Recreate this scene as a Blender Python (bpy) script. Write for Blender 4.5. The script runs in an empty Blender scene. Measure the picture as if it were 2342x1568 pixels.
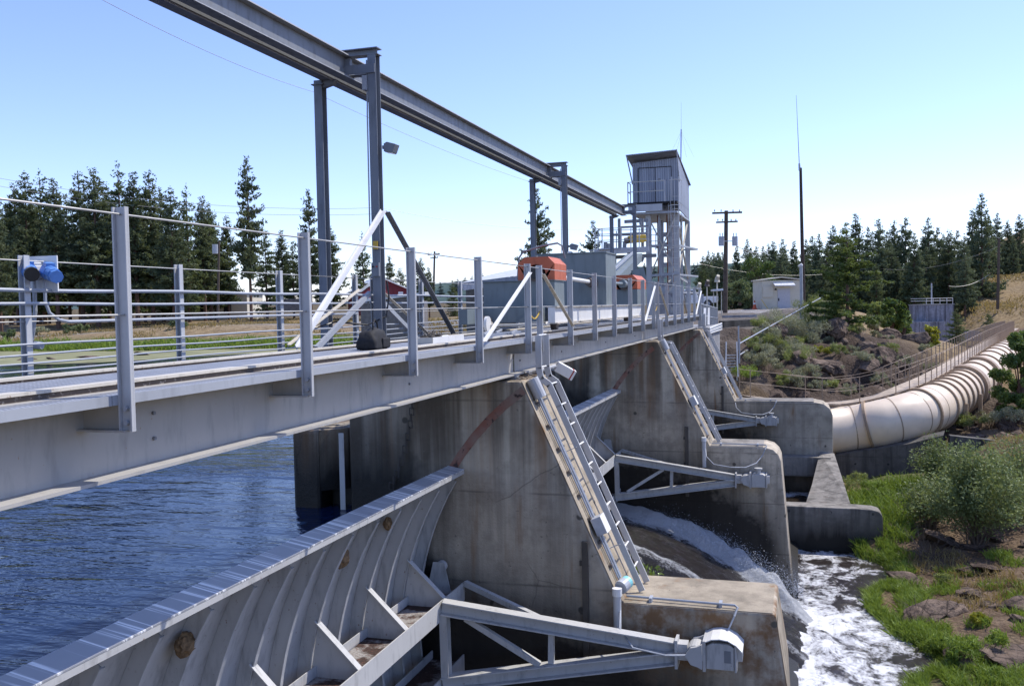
import bpy, bmesh, math, random
import numpy as np
from mathutils import Vector, Matrix, noise as mnoise
sc = bpy.context.scene
COL = sc.collection
R = math.radians
random.seed(7); np.random.seed(7)

# ------------------------------------------------------------------ camera
CR = Vector((0.956752, 0.290215, -0.020024))
CU = Vector((0.008092, 0.042255, 0.999074))
CF = Vector((-0.290793, 0.956028, -0.038079))
FL = 2150.0
cam = bpy.data.cameras.new('camera'); co = bpy.data.objects.new('camera', cam); COL.objects.link(co)
co.matrix_world = Matrix(((CR.x, CU.x, -CF.x, 0), (CR.y, CU.y, -CF.y, 0), (CR.z, CU.z, -CF.z, 0), (0, 0, 0, 1)))
cam.sensor_width = 36; cam.lens = 36*FL/2342; cam.clip_end = 9000; cam.clip_start = 0.1
sc.camera = co
def at(u, v, d):
    """world point seen in direction (u, v) of the survey photo at depth d metres"""
    return (CF + CR*((u-1171)/FL) - CU*((v-784)/FL))*d

# ------------------------------------------------------------------ light
SUN = Vector((0.52, 0.45, 1.0)).normalized()
elev = math.asin(SUN.z); az = math.atan2(SUN.x, SUN.y)
w = bpy.data.worlds.new("World"); sc.world = w; w.use_nodes = True
nt = w.node_tree; bg = nt.nodes['Background']
sky = nt.nodes.new('ShaderNodeTexSky'); sky.sky_type = 'NISHITA'; sky.sun_disc = False
sky.sun_elevation = elev; sky.sun_rotation = az
sky.air_density = 1.0; sky.dust_density = .75; sky.ozone_density = 2.2; sky.altitude = 900
gm = nt.nodes.new('ShaderNodeMix'); gm.data_type = 'RGBA'; gm.blend_type = 'MULTIPLY'; gm.inputs[0].default_value = 1.; gm.inputs[7].default_value = (1.44, 1.40, 1.72, 1)
nt.links.new(sky.outputs[0], gm.inputs[6]); nt.links.new(gm.outputs[2], bg.inputs[0]); bg.inputs[1].default_value = 0.15
sl = bpy.data.lights.new('sun', 'SUN'); so = bpy.data.objects.new('sun', sl); COL.objects.link(so)
sl.energy = 4.9; sl.angle = R(0.53); sl.color = (1.0, 0.95, 0.87)
so.rotation_euler = SUN.to_track_quat('Z', 'Y').to_euler()
sc.view_settings.view_transform = 'Standard'; sc.view_settings.look = 'None'
sc.view_settings.exposure = 0
sc.cycles.max_bounces = 6; sc.cycles.transparent_max_bounces = 8
sc.cycles.caustics_reflective = False; sc.cycles.caustics_refractive = False

# ------------------------------------------------------------------ node helpers
class NT:
    def __init__(s, name):
        s.m = bpy.data.materials.new(name); s.m.use_nodes = True
        s.t = s.m.node_tree; s.t.nodes.clear()
        s.out = s.n('ShaderNodeOutputMaterial'); s.geo = s.n('ShaderNodeNewGeometry')
        s.P = s.geo.outputs['Position']
    def n(s, k, **kw):
        x = s.t.nodes.new(k)
        for a, b in kw.items(): setattr(x, a, b)
        return x
    def l(s, a, b): s.t.links.new(a, b)
    def put(s, sock, v):
        if hasattr(v, 'is_linked'): s.l(v, sock)
        else: sock.default_value = v
    def noise(s, scale, detail=4, rough=.55, vec=None, dist=0.):
        x = s.n('ShaderNodeTexNoise'); x.inputs['Scale'].default_value = scale
        x.inputs['Detail'].default_value = detail; x.inputs['Roughness'].default_value = rough
        x.inputs['Distortion'].default_value = dist
        s.l(vec or s.P, x.inputs['Vector']); return x.outputs[0]
    def vscale(s, sx, sy, sz):
        x = s.n('ShaderNodeVectorMath', operation='MULTIPLY'); s.l(s.P, x.inputs[0]); x.inputs[1].default_value = (sx, sy, sz)
        return x.outputs[0]
    def ramp(s, f, a, b, c0=0., c1=1.):
        x = s.n('ShaderNodeMapRange'); x.inputs[1].default_value = a; x.inputs[2].default_value = b
        x.inputs[3].default_value = c0; x.inputs[4].default_value = c1; s.l(f, x.inputs[0]); return x.outputs[0]
    def mix(s, f, a, b, mode='MIX'):
        x = s.n('ShaderNodeMix', data_type='RGBA', blend_type=mode)
        s.put(x.inputs[0], f)
        s.put(x.inputs[6], a if hasattr(a, 'is_linked') else (*a, 1)); s.put(x.inputs[7], b if hasattr(b, 'is_linked') else (*b, 1))
        return x.outputs[2]
    def math(s, op, a, b=0.):
        x = s.n('ShaderNodeMath', operation=op); s.put(x.inputs[0], a); s.put(x.inputs[1], b); return x.outputs[0]
    def sep(s):
        x = s.n('ShaderNodeSeparateXYZ'); s.l(s.P, x.inputs[0]); return x.outputs
    def bump(s, h, strength=.3, dist=.02):
        x = s.n('ShaderNodeBump'); x.inputs['Strength'].default_value = strength; x.inputs['Distance'].default_value = dist
        s.l(h, x.inputs['Height']); return x.outputs[0]
    def bsdf(s, col, rough=.6, metal=0., normal=None, spec=.5):
        x = s.n('ShaderNodeBsdfPrincipled')
        s.put(x.inputs['Base Color'], col if hasattr(col, 'is_linked') else (*col, 1))
        s.put(x.inputs['Roughness'], rough); x.inputs['Metallic'].default_value = metal
        x.inputs['Specular IOR Level'].default_value = spec
        if normal is not None: s.l(normal, x.inputs['Normal'])
        s.l(x.outputs[0], s.out.inputs[0]); return x

def m_paint(name, col, rust=.25, rough=.5, dirt=.35, metal=0., rustcol=(.16, .07, .03)):
    t = NT(name)
    a = t.noise(1.7, 5); b = t.noise(9, 5, .6, t.vscale(1, 1, .25)); c = t.noise(28, 4, .65)
    dk = tuple(x*.72 for x in col)
    base = t.mix(t.ramp(a, .35, .7), col, tuple(x*.88 for x in col))
    base = t.mix(t.math('MULTIPLY', t.ramp(b, .52, .72), dirt), base, tuple(x*.5+.02 for x in dk))
    r = t.ramp(c, .74-.16*rust, .80-.16*rust)
    r = t.math('MULTIPLY', r, t.ramp(a, .42, .6))
    base = t.mix(r, base, rustcol)
    t.bsdf(base, t.ramp(b, .3, .7, rough-.08, rough+.14), metal, t.bump(c, .12, .006))
    return t.m

def m_plain(name, col, rough=.6, metal=0., var=.18, scale=6.):
    t = NT(name); a = t.noise(scale, 4)
    t.bsdf(t.mix(t.ramp(a, .3, .7), tuple(x*(1-var) for x in col), tuple(min(1, x*(1+var)) for x in col)), rough, metal)
    return t.m

def wzz(t, z, mid): return t.math('ADD', z, t.math('MULTIPLY', mid, .6))
def m_concrete(name, col, wet=-99., stain=.5, orange=.2, joints=1.25, joff=0., updn=None, lowor=0.):
    t = NT(name); x, y, z = t.sep()
    big = t.noise(.55, 5, .6); mid = t.noise(3.2, 6, .65); fine = t.noise(38, 4, .7)
    streak = t.noise(1.0, 5, .6, t.vscale(2.6, 2.6, .16)); streak2 = t.noise(1.0, 5, .6, t.vscale(5.5, 5.5, .3))
    c = t.mix(t.ramp(big, .35, .68), tuple(v*.74 for v in col), tuple(v*1.12 for v in col))
    c = t.mix(t.math('MULTIPLY', t.ramp(mid, .44, .66), .65), c, tuple(v*.5 for v in col))
    c = t.mix(t.math('MULTIPLY', t.ramp(streak, .46, .64), stain), c, tuple(v*.26 for v in col))
    c = t.mix(t.math('MULTIPLY', t.ramp(streak2, .60, .72), stain*.5), c, tuple(min(.7, v*1.45) for v in col))
    o = t.math('MULTIPLY', t.ramp(t.noise(1.0, 5, .6, t.vscale(3.4, 3.4, .35)), .57, .68), t.ramp(t.noise(.6, 2), .45, .6))
    c = t.mix(t.math('MULTIPLY', o, orange), c, (.24, .115, .035))
    up_ = t.math('MULTIPLY', t.ramp(wzz(t, z, mid), -2.9, -1.7), t.ramp(t.noise(1.0, 4, .6, t.vscale(3.0, 3.0, .12)), .44, .58)) if updn else None
    if updn:
        c = t.mix(t.math('MULTIPLY', up_, .72), c, (.08, .058, .038))
        c = t.mix(t.math('MULTIPLY', t.math('MULTIPLY', t.ramp(z, -3.2, -1.2), t.ramp(t.noise(1.0, 4, .6, t.vscale(2.2, 2.2, .1)), .52, .62)), .7), c, (.27, .14, .055))
        if lowor:
            m_ = t.math('MULTIPLY', t.ramp(t.math('ADD', z, t.math('MULTIPLY', streak, 1.4)), -5.0, -3.6), t.ramp(x, -2.6, -2.1)); m_ = t.math('MULTIPLY', m_, t.ramp(mid, .40, .58))
            c = t.mix(t.math('MULTIPLY', m_, t.math('MULTIPLY', t.ramp(z, -3.90, -3.93), .8)), c, (.20, .095, .03))
    # tie holes and cracks
    tx = t.math('PINGPONG', t.math('ADD', x, .31), .62); tz = t.math('PINGPONG', t.math('ADD', z, .3), .625)
    td = t.math('ADD', t.math('MULTIPLY', tx, tx), t.math('MULTIPLY', tz, tz)); c = t.mix(t.math('MULTIPLY', t.ramp(td, .0012, .0026, 1, 0), t.ramp(t.noise(2.3, 1), .47, .50)), c, tuple(v*.22 for v in col))
    vo = t.n('ShaderNodeTexVoronoi', feature='DISTANCE_TO_EDGE'); vo.inputs['Scale'].default_value = .55
    wv_ = t.n('ShaderNodeVectorMath', operation='ADD'); nz_ = t.n('ShaderNodeTexNoise'); nz_.inputs['Scale'].default_value = 1.8; nz_.inputs['Detail'].default_value = 6; t.l(t.P, nz_.inputs['Vector']); t.l(t.P, wv_.inputs[0]); sc_ = t.n('ShaderNodeVectorMath', operation='SCALE'); sc_.inputs[3].default_value = .22; t.l(nz_.outputs[1], sc_.inputs[0]); t.l(sc_.outputs[0], wv_.inputs[1]); t.l(wv_.outputs[0], vo.inputs['Vector'])
    c = t.mix(t.math('MULTIPLY', t.math('MULTIPLY', t.ramp(vo.outputs[0], .001, .005, 1, 0), .55), t.ramp(t.noise(.5, 2), .55, .62)), c, tuple(v*.2 for v in col))
    c = t.mix(t.math('MULTIPLY', t.ramp(t.math('PINGPONG', z, .075), .0, .006, 1, 0), .10), c, tuple(v*.3 for v in col))
    # pour joints
    zz = t.math('ADD', z, t.math('MULTIPLY', mid, .03)); zz = t.math('ADD', zz, joff)
    fr = t.math('PINGPONG', zz, joints/2)
    j = t.ramp(fr, 0.0, .022, 1., 0.); j = t.math('MULTIPLY', j, t.ramp(t.noise(1.4, 3), .36, .52))
    c = t.mix(t.math('MULTIPLY', j, .7), c, tuple(v*.25 for v in col))
    # specks / pits
    c = t.mix(t.ramp(t.noise(15, 2), .70, .76), c, tuple(v*.38 for v in col))
    # waterline: dark algae wet band
    wz = t.math('ADD', z, t.math('MULTIPLY', t.math('SUBTRACT', streak, .5), 1.5))
    if updn:   # reservoir side is wet higher than the downstream side
        xx = t.math('ADD', x, t.math('MULTIPLY', t.math('SUBTRACT', big, .5), 1.2))
        wl = t.ramp(xx, updn[2], updn[3], updn[0], updn[1]); wf = t.ramp(t.math('SUBTRACT', wz, wl), .75, -.25)
        side = t.math('MULTIPLY', t.ramp(xx, -1.0, -2.9), t.ramp(wz, -3.3, -4.9)); xq = t.math('ADD', x, 4.5); ch = t.math('ADD', t.math('MULTIPLY', t.math('MULTIPLY', xq, xq), .11), 5.5); ab_ = t.math('ADD', t.math('ADD', z, ch), t.math('MULTIPLY', t.math('SUBTRACT', mid, .5), 1.3)); side = t.math('MAXIMUM', t.math('MULTIPLY', side, .85), t.math('MULTIPLY', t.ramp(ab_, 2.1, 1.2), t.ramp(x, -.1, -.7)))  # bay shade behind the gate arms painted dark, joined with the wet chute band
        c = t.mix(t.math('MULTIPLY', side, .95), c, (.022, .019, .016))
    else: wf = t.ramp(wz, wet+.7, wet-.25)
    c = t.mix(wf, c, (.016, .015, .013))
    hgt = t.math('ADD', t.math('MULTIPLY', mid, 1.), t.math('MULTIPLY', fine, .5))
    t.bsdf(c, t.ramp(wf, 0, 1, .88, .45), 0., t.bump(hgt, .55, .03), .3)
    return t.m

def m_leaf(name, c1, c2, trans=.25, scale=3.):
    t = NT(name)
    a = t.noise(scale, 3); oi = t.n('ShaderNodeObjectInfo')
    f = t.math('ADD', t.ramp(a, .32, .68), t.math('MULTIPLY', t.math('SUBTRACT', oi.outputs['Random'], .5), .5))
    c = t.mix(f, c1, c2)
    d = t.n('ShaderNodeBsdfPrincipled'); t.l(c, d.inputs['Base Color']); d.inputs['Roughness'].default_value = .6
    d.inputs['Specular IOR Level'].default_value = .35
    tr = t.n('ShaderNodeBsdfTranslucent'); t.l(t.mix(.5, c, (c2[0]*1.6, c2[1]*1.5, c2[2]*.8)), tr.inputs[0])
    mx = t.n('ShaderNodeMixShader'); mx.inputs[0].default_value = trans
    t.l(d.outputs[0], mx.inputs[1]); t.l(tr.outputs[0], mx.inputs[2]); t.l(mx.outputs[0], t.out.inputs[0])
    return t.m

# ------------------------------------------------------------------ mesh builder
class MB:
    def __init__(s): s.v = []; s.f = []
    def add(s, vs, fs):
        o = len(s.v); s.v += [tuple(p) for p in vs]; s.f += [tuple(i+o for i in f) for f in fs]; return s
    def box(s, x0, x1, y0, y1, z0, z1):
        return s.add([(x0, y0, z0), (x1, y0, z0), (x1, y1, z0), (x0, y1, z0), (x0, y0, z1), (x1, y0, z1), (x1, y1, z1), (x0, y1, z1)],
                     [(0, 3, 2, 1), (4, 5, 6, 7), (0, 1, 5, 4), (1, 2, 6, 5), (2, 3, 7, 6), (3, 0, 4, 7)])
    def bar(s, p, q, w, h, up=(0, 0, 1), ow=0., oh=0.):
        p = Vector(p); q = Vector(q); d = (q-p).normalized(); up = Vector(up)
        if abs(d.dot(up)) > .98: up = Vector((1, 0, 0))
        a = d.cross(up).normalized(); b = a.cross(d).normalized()
        vs = []
        for c in (p, q):
            for i, j in ((-1, -1), (1, -1), (1, 1), (-1, 1)):
                vs.append(c + a*(i*w/2+ow) + b*(j*h/2+oh))
        return s.add(vs, [(0, 1, 2, 3), (7, 6, 5, 4), (0, 4, 5, 1), (1, 5, 6, 2), (2, 6, 7, 3), (3, 7, 4, 0)])
    def ibeam(s, p, q, w, h, t=.015, up=(0, 0, 1)):
        s.bar(p, q, t, h-2*t-.002, up); s.bar(p, q, w, t, up, 0, h/2-t/2); s.bar(p, q, w, t, up, 0, -h/2+t/2); return s
    def tube(s, pts, r, n=8, r1=None):
        pts = [Vector(p) for p in pts]; m = len(pts); rings = []
        prev = None
        for i, p in enumerate(pts):
            d = (pts[min(i+1, m-1)]-pts[max(i-1, 0)]).normalized()
            if prev is None:
                a = d.cross(Vector((0, 0, 1)));  a = a if a.length > .05 else d.cross(Vector((1, 0, 0)))
            else: a = prev - d*prev.dot(d)
            a.normalize(); prev = a; b = d.cross(a)
            rr = r if r1 is None else r+(r1-r)*i/(m-1)
            rings.append([p+a*(math.cos(2*math.pi*k/n)*rr)+b*(math.sin(2*math.pi*k/n)*rr) for k in range(n)])
        vs = [x for g in rings for x in g]; fs = []
        for i in range(m-1):
            for k in range(n): fs.append((i*n+k, i*n+(k+1) % n, (i+1)*n+(k+1) % n, (i+1)*n+k))
        fs.append(tuple(range(n-1, -1, -1))); fs.append(tuple((m-1)*n+k for k in range(n)))
        return s.add(vs, fs)
    def cyl(s, p, q, r, n=12, r1=None): return s.tube([p, q], r, n, r1)
    def prism(s, poly, a0, a1, axis='Y'):
        n = len(poly)
        def P(u, v, a): return (u, a, v) if axis == 'Y' else ((a, u, v) if axis == 'X' else (u, v, a))
        vs = [P(u, v, a0) for u, v in poly]+[P(u, v, a1) for u, v in poly]
        return s.add(vs, [tuple(range(n)), tuple(range(2*n-1, n-1, -1))]+[(i, n+i, n+(i+1) % n, (i+1) % n) for i in range(n)])
    def build(s, name, mat, parent=None, smooth=False, bevel=0., seg=2):
        me = bpy.data.meshes.new(name); off = Vector(parent['_o']) if parent is not None and '_o' in parent.keys() else Vector((0, 0, 0))
        ox, oy, oz = off
        me.from_pydata([(x-ox, y-oy, z-oz) for x, y, z in s.v], [], s.f); me.update()
        bm = bmesh.new(); bm.from_mesh(me); bmesh.ops.recalc_face_normals(bm, faces=bm.faces); bm.to_mesh(me); bm.free()
        if smooth:
            for p in me.polygons: p.use_smooth = True
        if mat: me.materials.append(mat)
        o = bpy.data.objects.new(name, me); COL.objects.link(o)
        if parent is not None:
            o.parent = parent
            if '_o' in parent.keys(): o['_o'] = parent['_o']
        if bevel:
            b = o.modifiers.new('bevel', 'BEVEL'); b.width = bevel; b.segments = seg; b.limit_method = 'ANGLE'
        return o

def tag(o, label, cat, group=None, kind=None):
    if label: o['label'] = label
    if cat: o['category'] = cat
    if group: o['group'] = group
    if kind: o['kind'] = kind
    return o
def thing(name, label, cat, loc, group=None):
    o = bpy.data.objects.new(name, None); COL.objects.link(o); o.location = loc; o.empty_display_size = .2
    o['_o'] = [float(c) for c in loc]
    return tag(o, label, cat, group)
def single(name, mb, mat, label, cat, loc=None, group=None, **kw):
    """a thing that is one mesh, its origin at loc"""
    loc = Vector(loc) if loc is not None else Vector(np.mean(np.array(mb.v), 0))
    mb.v = [tuple(Vector(p)-loc) for p in mb.v]
    o = mb.build(name, mat, None, **kw); o.location = loc
    return tag(o, label, cat, group)
def structure(name, mb, mat, **kw):
    o = mb.build(name, mat, None, **kw); o['kind'] = 'structure'; return o
def copy_tree(o, parent=None, dz=None):
    c = o.copy(); COL.objects.link(c); c.parent = parent
    for ch in o.children: copy_tree(ch, c)
    return c

# ------------------------------------------------------------------ materials
M = {}
M['galv'] = m_paint('galvanised steel', (.40, .42, .45), .12, .42, .3)
M['beam'] = m_paint('weathered beam steel', (.215, .225, .24), .3, .5, .5)
M['beamb'] = m_paint('column steel', (.20, .215, .24), .2, .5, .5)
M['greypaint'] = m_paint('pale grey paint', (.50, .505, .51), .22, .45, .22)
M['girder'] = m_paint('girder paint', (.45, .43, .395), .38, .5, .4, rustcol=(.3, .17, .07))
M['cream'] = m_paint('cream weathered paint', (.62, .57, .48), .7, .55, .5, rustcol=(.22, .11, .05))
M['rustdark'] = m_paint('dark rusty side', (.10, .075, .06), 1.0, .75, .8, rustcol=(.30, .26, .22))
M['gate'] = m_paint('gate paint', (.50, .495, .48), .62, .5, .55)
M['white'] = m_paint('white paint', (.78, .77, .74), .2, .5, .2)
M['gearbox'] = m_paint('grey green machine paint', (.185, .22, .23), .12, .5, .3)
M['boxlight'] = m_paint('machine paint', (.20, .235, .24), .12, .45, .35)
M['orange'] = m_paint('orange guard paint', (.56, .135, .055), .5, .5, .3, rustcol=(.5, .42, .36))
M['black'] = m_plain('black cloth', (.012, .012, .014), .8, 0, .5, 40)
M['blue'] = m_plain('blue enamel', (.10, .24, .55), .35, 0, .15, 10)
M['rubber'] = m_plain('black plastic', (.012, .012, .013), .4)
M['wheel'] = m_paint('rusty wheel steel', (.12, .10, .09), .9, .6, .6)
M['rust'] = m_paint('rust', (.26, .10, .05), .9, .8, .7, rustcol=(.08, .05, .04))
M['cable'] = m_plain('wire rope', (.46, .45, .42), .5, .3)
M['yellow'] = m_plain('yellow paint', (.62, .40, .05), .5)
M['chain'] = m_plain('old chain', (.09, .08, .07), .6, .4)
M['cyan'] = m_plain('cyan plastic', (.25, .62, .64), .5)
M['conc'] = m_concrete('pier concrete', (.52, .45, .35), -3.35, .62, .75, 1.25, 0., (-2.15, -6.9, -5.2, -4.4)); M['conc1'] = m_concrete('nearest pier concrete', (.52, .45, .35), -3.35, .62, .75, 1.25, 0., (-2.15, -6.9, -5.2, -4.4), 1.)
M['conc_pale'] = m_concrete('slope face concrete', (.43, .365, .275), -99, .45, .95)
M['conc_dn'] = m_concrete('downstream concrete', (.31, .285, .25), -7.2, .75, .15)
M['conc_wall'] = m_concrete('retaining wall concrete', (.15, .14, .125), -8.5, .8, .05)
M['conc_lt'] = m_concrete('pale concrete', (.36, .36, .37), -99, .45, .05)
M['apron'] = m_concrete('wet apron concrete', (.05, .045, .04), -5.0, .8, .2)
M['penstock'] = m_paint('cream penstock paint', (.83, .68, .51), .05, .38, .06, rustcol=(.55, .40, .3))
M['pen_ring'] = m_paint('penstock ring paint', (.36, .26, .17), .4, .55, .4, rustcol=(.25, .13, .08))
M['tanrail'] = m_paint('tan rail paint', (.36, .27, .19), .5, .6, .3)
M['plank'] = m_plain('deck planks', (.42, .34, .26), .8, 0, .25, 3)
M['wood'] = m_plain('dark pole wood', (.062, .042, .030), .85, 0, .3, 5)
M['polewood'] = m_plain('brown pole wood', (.10, .072, .052), .85, 0, .3, 5)
M['bark'] = m_plain('bark', (.11, .065, .045), .9, 0, .4, 6)
M['barn'] = m_plain('barn red boards', (.17, .022, .028), .75, 0, .2, 5)
M['roofmetal'] = m_plain('sheet metal roof', (.62, .62, .60), .4, .1, .1, 2)
M['beige'] = m_plain('beige wall', (.58, .53, .42), .8, 0, .08, 1.5)
M['planks'] = m_plain('grey board wall', (.17, .155, .15), .85, 0, .3, 4)
M['door'] = m_plain('grey door', (.48, .47, .49), .6, 0, .08)
M['dark'] = m_plain('dark opening', (.012, .012, .013), .8)
M['glass'] = m_plain('lamp glass', (.55, .56, .56), .15)
M['cone'] = m_plain('traffic cone plastic', (.62, .12, .05), .6)
M['truck'] = m_plain('white car paint', (.75, .75, .74), .25)
M['redp'] = m_plain('red paint', (.42, .04, .03), .6)
M['transf'] = m_plain('transformer grey', (.42, .44, .47), .5)
M['straw'] = m_plain('mud', (.17, .105, .05), .95, 0, .5, 30)

def m_grate():
    t = NT('galvanised grating'); x, y, z = t.sep()
    a = t.math('PINGPONG', y, .017); b = t.math('PINGPONG', x, .05)
    op = t.math('MAXIMUM', t.ramp(a, .007, .011, 1, 0), t.ramp(b, .006, .012, 1, 0)); n = t.noise(6, 4)
    c = t.mix(t.ramp(n, .35, .7), (.40, .415, .45), (.30, .31, .335)); c = t.mix(op, (.07, .07, .075), c)
    t.bsdf(c, .45, .1, t.bump(op, .5, .01)); return t.m
M['grate'] = m_grate()
def m_corr():
    t = NT('corrugated iron'); x, y, z = t.sep()
    wv = t.math('SINE', t.math('MULTIPLY', t.math('ADD', x, y), 52.)); n = t.noise(1.0, 5, .6, t.vscale(4, 4, .3)); n2 = t.noise(4, 4)
    c = t.mix(t.ramp(n, .4, .7), (.40, .42, .47), (.27, .285, .33)); c = t.mix(t.ramp(n2, .66, .74), c, (.17, .12, .09))
    c = t.mix(t.ramp(wv, -1, 1, 0, .45), c, (.10, .11, .14))
    t.bsdf(c, .5, .25, t.bump(wv, .6, .02)); return t.m
M['corr'] = m_corr()
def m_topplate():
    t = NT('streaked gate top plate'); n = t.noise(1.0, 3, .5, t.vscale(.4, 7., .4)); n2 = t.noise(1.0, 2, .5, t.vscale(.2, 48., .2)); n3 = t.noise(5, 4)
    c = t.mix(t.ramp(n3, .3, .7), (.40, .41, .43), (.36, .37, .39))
    s_ = t.math('MULTIPLY', t.ramp(n, .49, .56), t.ramp(n2, .48, .56)); c = t.mix(s_, c, (1., 1., .98))  # white streaks painted as sunlight falling through the deck grating
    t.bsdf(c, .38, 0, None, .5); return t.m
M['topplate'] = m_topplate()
def m_debris():
    t = NT('girder shelf with debris'); n = t.noise(2.2, 6, .65); n2 = t.noise(24, 4, .7)
    c = t.mix(t.ramp(n, .46, .54), (.33, .31, .29), (.05, .028, .02)); c = t.mix(t.ramp(n2, .52, .66), c, (.13, .055, .04))
    t.bsdf(c, .9, 0, t.bump(n2, .8, .03)); return t.m
M['debris'] = m_debris()
def m_rusttrack():
    t = NT('rust stained seal plate'); n = t.noise(2.0, 5, .6); n2 = t.noise(9, 5, .65)
    c = t.mix(t.ramp(n, .40, .60), (.25, .10, .065), (.26, .19, .15)); c = t.mix(t.ramp(n2, .55, .64), c, (.055, .035, .03)); t.bsdf(c, .75, 0, t.bump(n2, .4, .01)); return t.m
M['seal'] = m_rusttrack()
def m_ground():
    t = NT('natural ground'); at_ = t.n('ShaderNodeVertexColor'); at_.layer_name = 'Col'
    n = t.noise(1.6, 6, .65); n2 = t.noise(14, 5, .7); n3 = t.noise(.25, 4)
    c = t.mix(t.ramp(n, .38, .66), at_.outputs[0], t.mix(1., at_.outputs[0], (.52, .48, .44), 'MULTIPLY'))
    c = t.mix(t.math('MULTIPLY', t.ramp(n2, .50, .68), .6), c, t.mix(1., c, (.45, .42, .40), 'MULTIPLY'))
    c = t.mix(t.math('MULTIPLY', t.ramp(n3, .5, .7), .35), c, t.mix(1., c, (1.35, 1.25, 1.0), 'MULTIPLY'))
    n4 = t.noise(42, 3, .7); vp = t.n('ShaderNodeTexVoronoi'); vp.inputs['Scale'].default_value = 9; t.l(t.P, vp.inputs['Vector']); c = t.mix(t.math('MULTIPLY', t.ramp(n4, .5, .62), .5), c, t.mix(1., c, (.4, .38, .36), 'MULTIPLY')); c = t.mix(t.math('MULTIPLY', t.ramp(vp.outputs[0], .10, .28, 1, 0), .45), c, t.mix(1., c, (1.7, 1.6, 1.5), 'MULTIPLY'))
    h = t.math('ADD', n, t.math('MULTIPLY', n2, .4)); h = t.math('ADD', h, t.math('MULTIPLY', vp.outputs[0], -.5)); t.bsdf(c, .95, 0, t.bump(h, .8, .12), .2); return t.m
M['ground'] = m_ground()
def m_rock():
    t = NT('basalt rock'); n = t.noise(1.3, 6, .65); n2 = t.noise(7, 6, .7); v = t.n('ShaderNodeTexVoronoi', feature='DISTANCE_TO_EDGE')
    v.inputs['Scale'].default_value = 1.6; t.l(t.P, v.inputs['Vector'])
    c = t.mix(t.ramp(n, .36, .66), (.075, .052, .040), (.25, .185, .14)); c = t.mix(t.ramp(n2, .55, .7), c, (.045, .035, .03))
    c = t.mix(t.ramp(v.outputs[0], 0, .05, .85, 0), c, (.025, .02, .017))
    t.bsdf(c, .9, 0, t.bump(t.math('ADD', n2, v.outputs[0]), .9, .12), .2); return t.m
M['rock'] = m_rock()
def m_reservoir():
    t = NT('reservoir water')
    n1 = t.noise(1.0, 4, .55, t.vscale(.55, 1.5, 1), .4); n2 = t.noise(1.0, 3, .5, t.vscale(1.7, 4.6, 1), .3); n3 = t.noise(1., 2, .5, t.vscale(9, 15, 1))
    h = t.math('ADD', t.math('MULTIPLY', n1, 1.2), t.math('ADD', t.math('MULTIPLY', n2, .55), t.math('MULTIPLY', n3, .14)))
    nb = t.bump(t.math('MULTIPLY', h, t.ramp(t.noise(1.0, 3, .5, t.vscale(.11, .17, 1), 1.), .38, .62, .30, 1.1)), .62, .12)
    p = t.bsdf((.005, .014, .045), .05, 0, nb, .36); p.inputs['IOR'].default_value = 1.33; return t.m
M['reservoir'] = m_reservoir()
def m_tail():
    t = NT('foaming tailwater'); x, y, z = t.sep()
    n = t.noise(1.5, 6, .68, t.vscale(1.3, .9, 1), .9); n2 = t.noise(7, 6, .75, None, .6); n3 = t.noise(.45, 3)
    f = t.math('ADD', t.math('MULTIPLY', n, .62), t.math('MULTIPLY', n2, .38))
    b = t.math('ADD', t.ramp(y, 28.8, 22.5, -.085, .085), t.math('MULTIPLY', t.math('SUBTRACT', n3, .5), .62))
    far = t.ramp(y, 28.7, 30., 0, .22)
    f = t.math('ADD', t.math('ADD', f, b), t.math('MULTIPLY', far, .55)); f = t.math('SUBTRACT', f, t.ramp(x, 1.7, 2.6, 0., .12))
    foam = t.ramp(f, .475, .615)
    h = t.math('ADD', t.math('MULTIPLY', n, .7), t.math('MULTIPLY', n2, .45)); nb = t.bump(h, .9, .14)
    c = t.mix(foam, (.030, .021, .014), (.80, .81, .83))
    p = t.bsdf(c, t.ramp(foam, 0, 1, .08, .6), 0, nb, .5); return t.m
M['tail'] = m_tail()
def m_chute():
    t = NT('white water on chute'); n = t.noise(1.0, 6, .75, t.vscale(2.2, 9., 2.2), .7); n2 = t.noise(9, 7, .8, None, .8); at_ = t.n('ShaderNodeVertexColor'); at_.layer_name = 'Col'
    s_ = t.n('ShaderNodeSeparateColor'); t.l(at_.outputs[0], s_.inputs[0])
    f = t.math('ADD', t.math('MULTIPLY', n, .5), t.math('MULTIPLY', n2, .5)); f = t.math('ADD', f, t.math('MULTIPLY', t.math('SUBTRACT', s_.outputs[0], .5), .5))
    foam = t.ramp(f, .54, .68); c = t.mix(foam, (.024, .019, .015), (.47, .48, .49))
    t.bsdf(c, t.ramp(foam, 0, 1, .1, .6), 0, t.bump(n2, .9, .1)); return t.m
M['chute'] = m_chute()
def m_algae():
    t = NT('algae mat'); n = t.noise(.35, 5, .6); n2 = t.noise(3, 5, .65)
    c = t.mix(t.ramp(n, .38, .62), (.19, .19, .09), (.27, .26, .135)); c = t.mix(t.ramp(n2, .58, .70), c, (.12, .12, .06)); t.bsdf(c, .7, 0, t.bump(n2, .4, .03), .3); return t.m
M['algae'] = m_algae()
M['pine1'] = m_leaf('pine needles dark', (.055, .088, .052), (.175, .205, .105), .28, .6)
M['pine2'] = m_leaf('pine needles mid', (.070, .112, .056), (.19, .228, .10), .28, .6)
M['pine3'] = m_leaf('young pine needles', (.065, .11, .03), (.19, .24, .07), .3, 1.5)
M['pinefar'] = m_leaf('hazy conifer', (.045, .075, .075), (.075, .105, .085), .1, .05)
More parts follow.
